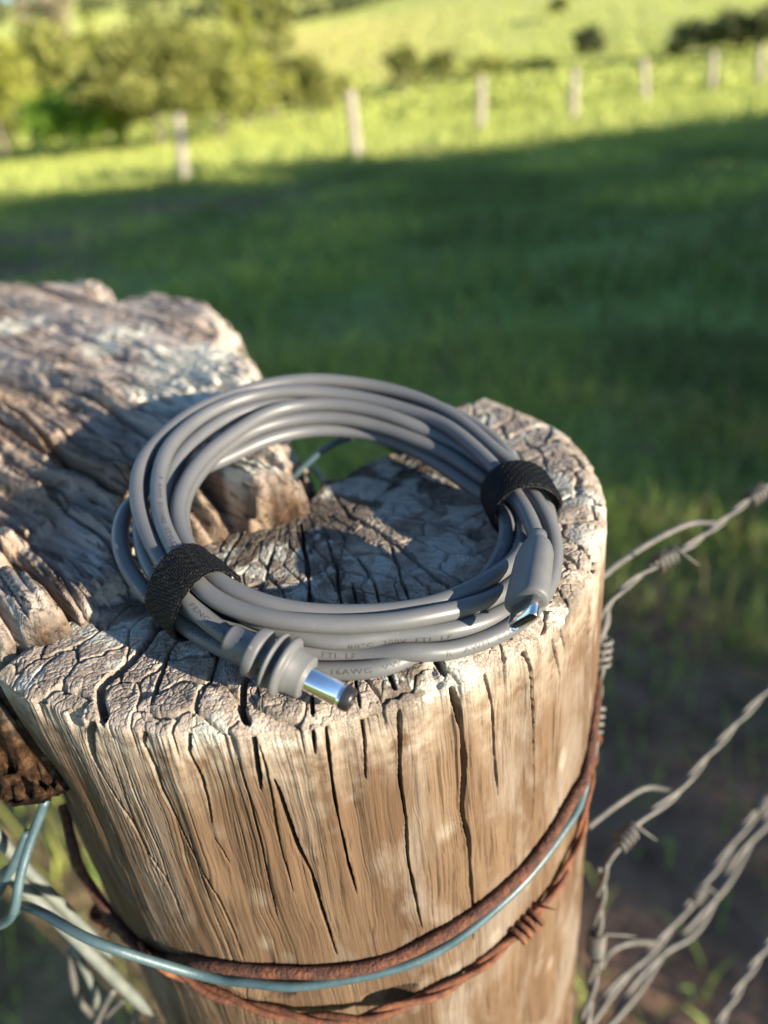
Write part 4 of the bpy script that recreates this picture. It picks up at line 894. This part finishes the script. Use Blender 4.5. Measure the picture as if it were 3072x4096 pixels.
pxtree('bush', 'bright lime green rounded bush low on the left behind the first fence post', (185, 338), 195, 200, 'lime', nclump=120, nleaf=60, low=.0, ls=.11, group=G1, seed=1)
pxtree('tree', 'largest olive brown tree left of centre with dark hollow crown', (350, 325), 52, 270, 'olive', nclump=150, nleaf=60, low=.15, ls=.13, group=G1, seed=2)
pxtree('tree', 'yellow green tree at the left behind the lime bush', (75, 325), 85, 250, 'mid', nclump=140, nleaf=55, low=.05, ls=.13, group=G1, seed=3)
pxtree('tree', 'yellow green tree cut by the left picture edge', (-45, 325), 85, 220, 'mid', nclump=110, nleaf=55, low=.05, ls=.13, group=G1, seed=4)
pxtree('bush', 'dark gap-filled bush at the left edge near the grass', (30, 330), 235, 110, 'olive', nclump=50, nleaf=50, low=.0, ls=.11, group=G1, seed=5)
pxtree('tree', 'mixed green tree right of the large olive tree', (478, 305), 80, 210, 'mid', nclump=130, nleaf=50, low=.0, ls=.13, group=G1, seed=6)
pxtree('bush', 'pale grey twiggy shrub between first and second fence posts', (530, 285), 190, 150, 'pale', nclump=60, nleaf=26, low=.0, ls=.08, group=G1, seed=7)
pxtree('tree', 'slender tree with open crown above the pale shrub', (598, 265), 60, 120, 'olive', nclump=60, nleaf=30, low=.35, ls=.14, group=G1, seed=8)
pxtree('bush', 'green bush below the slender tree', (640, 255), 150, 130, 'mid', nclump=60, nleaf=40, low=.0, ls=.14, group=G1, seed=9)
pxtree('bush', 'middle green bush between lime bush and large olive tree', (275, 325), 150, 150, 'mid', nclump=90, nleaf=50, low=.0, ls=.12, group=G1, seed=10)
for s, (bx, by, ty, wp, pal, dd_, lb_) in enumerate([(5, 300, 48, 200, 'gold', 52, 'tall yellow green tree at the left edge behind the front bushes'), (150, 300, 78, 170, 'mid', 56, 'rounded tree behind the lime bush, left of the large olive tree'), (235, 300, 70, 150, 'gold', 60, 'yellowish tree half hidden by the left side of the large olive tree'), (430, 290, 62, 160, 'mid', 58, 'tree half hidden by the right side of the large olive tree'), (545, 270, 110, 130, 'gold', 54, 'yellow green bush behind the pale twiggy shrub'), (660, 235, 118, 120, 'olive', 62, 'olive bush right of the slender tree')]):
    pxtree('tree' if 'tree' in lb_.split()[2:4] or ' tree' in lb_[:22] else 'bush', lb_, (bx, by), ty, wp, pal, dist=dd_, nclump=110, nleaf=44, low=.0, ls=.2, group=G1, seed=80 + s)
for s, (bx, by, ty, wp, pal, lb_) in enumerate([(720, 205, 165, 110, 'mid', 'low green bush just left of the second fence post top'), (870, 192, 100, 80, 'olive', 'brownish bush left of the third fence post'), (945, 192, 112, 100, 'olive', 'rounded olive bush beside the third fence post'), (1050, 182, 128, 100, 'mid', 'grey green bush behind the third fence post top'), (1160, 160, 135, 90, 'mid', 'low scrub in the dip left of the lone paddock tree')]):
    pxtree('bush', lb_, (bx, by), ty, wp, pal, dist=75 + 6 * s, nclump=46, nleaf=36, low=.0, ls=.22, group='scrub in the dip beyond the fence', seed=20 + s)
pxtree('tree', 'lone dark green tree standing over the fourth fence post', (1268, 152), 58, 62, 'dark', dist=95, nclump=60, nleaf=40, low=.05, ls=.28, group=G2, seed=30)
pxtree('tree', 'small tree high on the sunny hill at the top edge', (1208, 44), -4, 40, 'olive', nclump=40, nleaf=30, low=.2, ls=.35, group=G2, seed=31)
for s, (bx, by, ty, wp, lb_) in enumerate([(1490, 116, 58, 95, 'dark tree at the left end of the group on the right'), (1560, 112, 36, 115, 'tallest dark tree in the middle of the right hand group'), (1645, 104, 18, 120, 'dark tree of the right hand group cut by the picture edge')]):
    pxtree('tree', lb_, (bx, by), ty, wp, 'dark', dist=92, nclump=70, nleaf=44, low=.02, ls=.27, group='dark trees on the right', seed=40 + s)
pxtree('tree', 'pale pinkish bare tree on the skyline at the upper left', (110, 75), -10, 130, 'pale', dist=120, nclump=60, nleaf=30, low=.1, ls=.4, group=G2, seed=50)
pxtree('tree', 'bright yellow green tree at the top edge above the slender tree', (520, 75), -20, 60, 'gold', dist=120, nclump=50, nleaf=36, low=.2, ls=.4, group=G2, seed=51)
pxtree('tree', 'olive tree at the top edge right of the yellow one', (600, 78), -20, 80, 'olive', dist=125, nclump=50, nleaf=36, low=.2, ls=.4, group=G2, seed=52)
# the far wooded ridge reads as one mass
rg = np.random.default_rng(5); VV, FF_, TT, off_ = [], [], [], 0
for q in range(1500):
    az = R_(rg.uniform(-34, 34)); D = rg.uniform(330, 520); x_, y_ = D * math.sin(az), D * math.cos(az); z_ = float(terrain(x_, y_))
    if az > R_(9): continue
    h = rg.uniform(7, 14); Vc, Fc_, tn, _ = crown_data(np.array([x_, y_, z_ + h * .5]), h * .42, h * .5, 6, 8, 1.5, rg); VV.append(Vc); FF_.append(Fc_ + off_); TT.append(tn); off_ += len(Vc)
wm = npmesh('far_wood', np.vstack(VV), np.vstack(FF_), False); attr(wm, 'tone', np.concatenate(TT)); fo = link('far_wood', wm, LM['dark']); tag(fo, 'dark wooded ridge along the top edge of the picture', None, None, 'stuff')
# trees standing to the right of the photographer: their shadow lies across the paddock
te = math.tan(SUN_EL); shx, shy = -math.cos(SUN_AZ) / te, math.sin(SUN_AZ) / te
for s, xe in enumerate((13, 10, 7, 4, 1, -2, -5, -8, -11, -13.5, -15.5)):
    H_ = (22 - xe) / -shx; Y_ = 17.0 + (.9, -.3, .6, -.5, .3, .9, -.7, .5, -.9, -.4, -.4)[s] - shy * H_
    o_n = ('lowest', 'second lowest', 'third lowest', 'fourth lowest', 'fifth lowest', 'middle', 'fifth tallest', 'fourth tallest', 'third tallest', 'second tallest', 'tallest')[s]
    tree('tree', o_n + ' leafy tree in the row to the right of the view', (22 + .6 * (s % 2), Y_, 0), H_ * 1.0, 5.2 if s < 9 else 4.2, 'mid', nclump=66 if s < 6 else 62 + 34 * (s > 7), nleaf=28, low=.0, ls=.40, group='shade trees right of the view', seed=60 + s)

# ================================================================== grass
mg, t, b = mat('grass_blades', .7, spec=.25)
col = atv(t, 'tint'); t.links.new(col, b.inputs['Base Color'])
tr = N(t, 'BsdfTranslucent'); t.links.new(col, tr.inputs[0]); mx = N(t, 'MixShader'); mx.inputs[0].default_value = .3
t.links.new(b.outputs[0], mx.inputs[1]); t.links.new(tr.outputs[0], mx.inputs[2]); t.links.new(mx.outputs[0], t.nodes['Material Output'].inputs[0])
def blades(name, n, r0, r1, hl, wl, dry, seed, label, thin=1.0):
    rg = np.random.default_rng(seed); az = np.radians(rg.uniform(-66, 60, n)); r = np.sqrt(rg.uniform(r0 * r0, r1 * r1, n)) if thin == 1 else np.exp(rg.uniform(math.log(r0), math.log(r1), n))
    x, y = r * np.sin(az), r * np.cos(az)
    den = fbm(x * 1.1, y * 1.1, 0, seed) + .5 * fbm(x * 5, y * 5, 0, seed + 3); keep = (den > rg.uniform(-.55, .25, n) - .30 * sst(1.3, 3, r) + .12 * sst(1.6, .8, r)) & (rg.uniform(0, 1, n) > .9 * bare(x, y))
    x, y, den, r = x[keep], y[keep], den[keep], r[keep]; n = len(x); z = terrain(x, y)
    h = rg.uniform(*hl, n) * (1 + .6 * np.clip(den, -.5, 1)); wd_ = rg.uniform(*wl, n); a = rg.uniform(0, 2 * math.pi, n); ln_ = rg.uniform(.2, .9, n); a2 = a + rg.normal(0, .8, n)
    ux, uy = np.cos(a), np.sin(a); lx, ly = np.cos(a2 + 1.57) * ln_ * h, np.sin(a2 + 1.57) * ln_ * h
    B0 = np.stack([x - ux * wd_ / 2, y - uy * wd_ / 2, z - .01], -1); B1 = np.stack([x + ux * wd_ / 2, y + uy * wd_ / 2, z - .01], -1)
    M0 = np.stack([x - ux * wd_ * .4 + lx * .35, y - uy * wd_ * .4 + ly * .35, z + h * .6], -1); M1 = np.stack([x + ux * wd_ * .4 + lx * .35, y + uy * wd_ * .4 + ly * .35, z + h * .6], -1)
    T0 = np.stack([x + lx, y + ly, z + h * np.sqrt(np.clip(1 - .5 * ln_ ** 2, .2, 1))], -1)
    V = np.stack([B0, B1, M1, M0, T0], 1).reshape(-1, 3); o = np.arange(n)[:, None] * 5
    Fq = np.vstack([o + np.array([[0, 1, 2]]), o + np.array([[0, 2, 3]]), o + np.array([[3, 2, 4]])])
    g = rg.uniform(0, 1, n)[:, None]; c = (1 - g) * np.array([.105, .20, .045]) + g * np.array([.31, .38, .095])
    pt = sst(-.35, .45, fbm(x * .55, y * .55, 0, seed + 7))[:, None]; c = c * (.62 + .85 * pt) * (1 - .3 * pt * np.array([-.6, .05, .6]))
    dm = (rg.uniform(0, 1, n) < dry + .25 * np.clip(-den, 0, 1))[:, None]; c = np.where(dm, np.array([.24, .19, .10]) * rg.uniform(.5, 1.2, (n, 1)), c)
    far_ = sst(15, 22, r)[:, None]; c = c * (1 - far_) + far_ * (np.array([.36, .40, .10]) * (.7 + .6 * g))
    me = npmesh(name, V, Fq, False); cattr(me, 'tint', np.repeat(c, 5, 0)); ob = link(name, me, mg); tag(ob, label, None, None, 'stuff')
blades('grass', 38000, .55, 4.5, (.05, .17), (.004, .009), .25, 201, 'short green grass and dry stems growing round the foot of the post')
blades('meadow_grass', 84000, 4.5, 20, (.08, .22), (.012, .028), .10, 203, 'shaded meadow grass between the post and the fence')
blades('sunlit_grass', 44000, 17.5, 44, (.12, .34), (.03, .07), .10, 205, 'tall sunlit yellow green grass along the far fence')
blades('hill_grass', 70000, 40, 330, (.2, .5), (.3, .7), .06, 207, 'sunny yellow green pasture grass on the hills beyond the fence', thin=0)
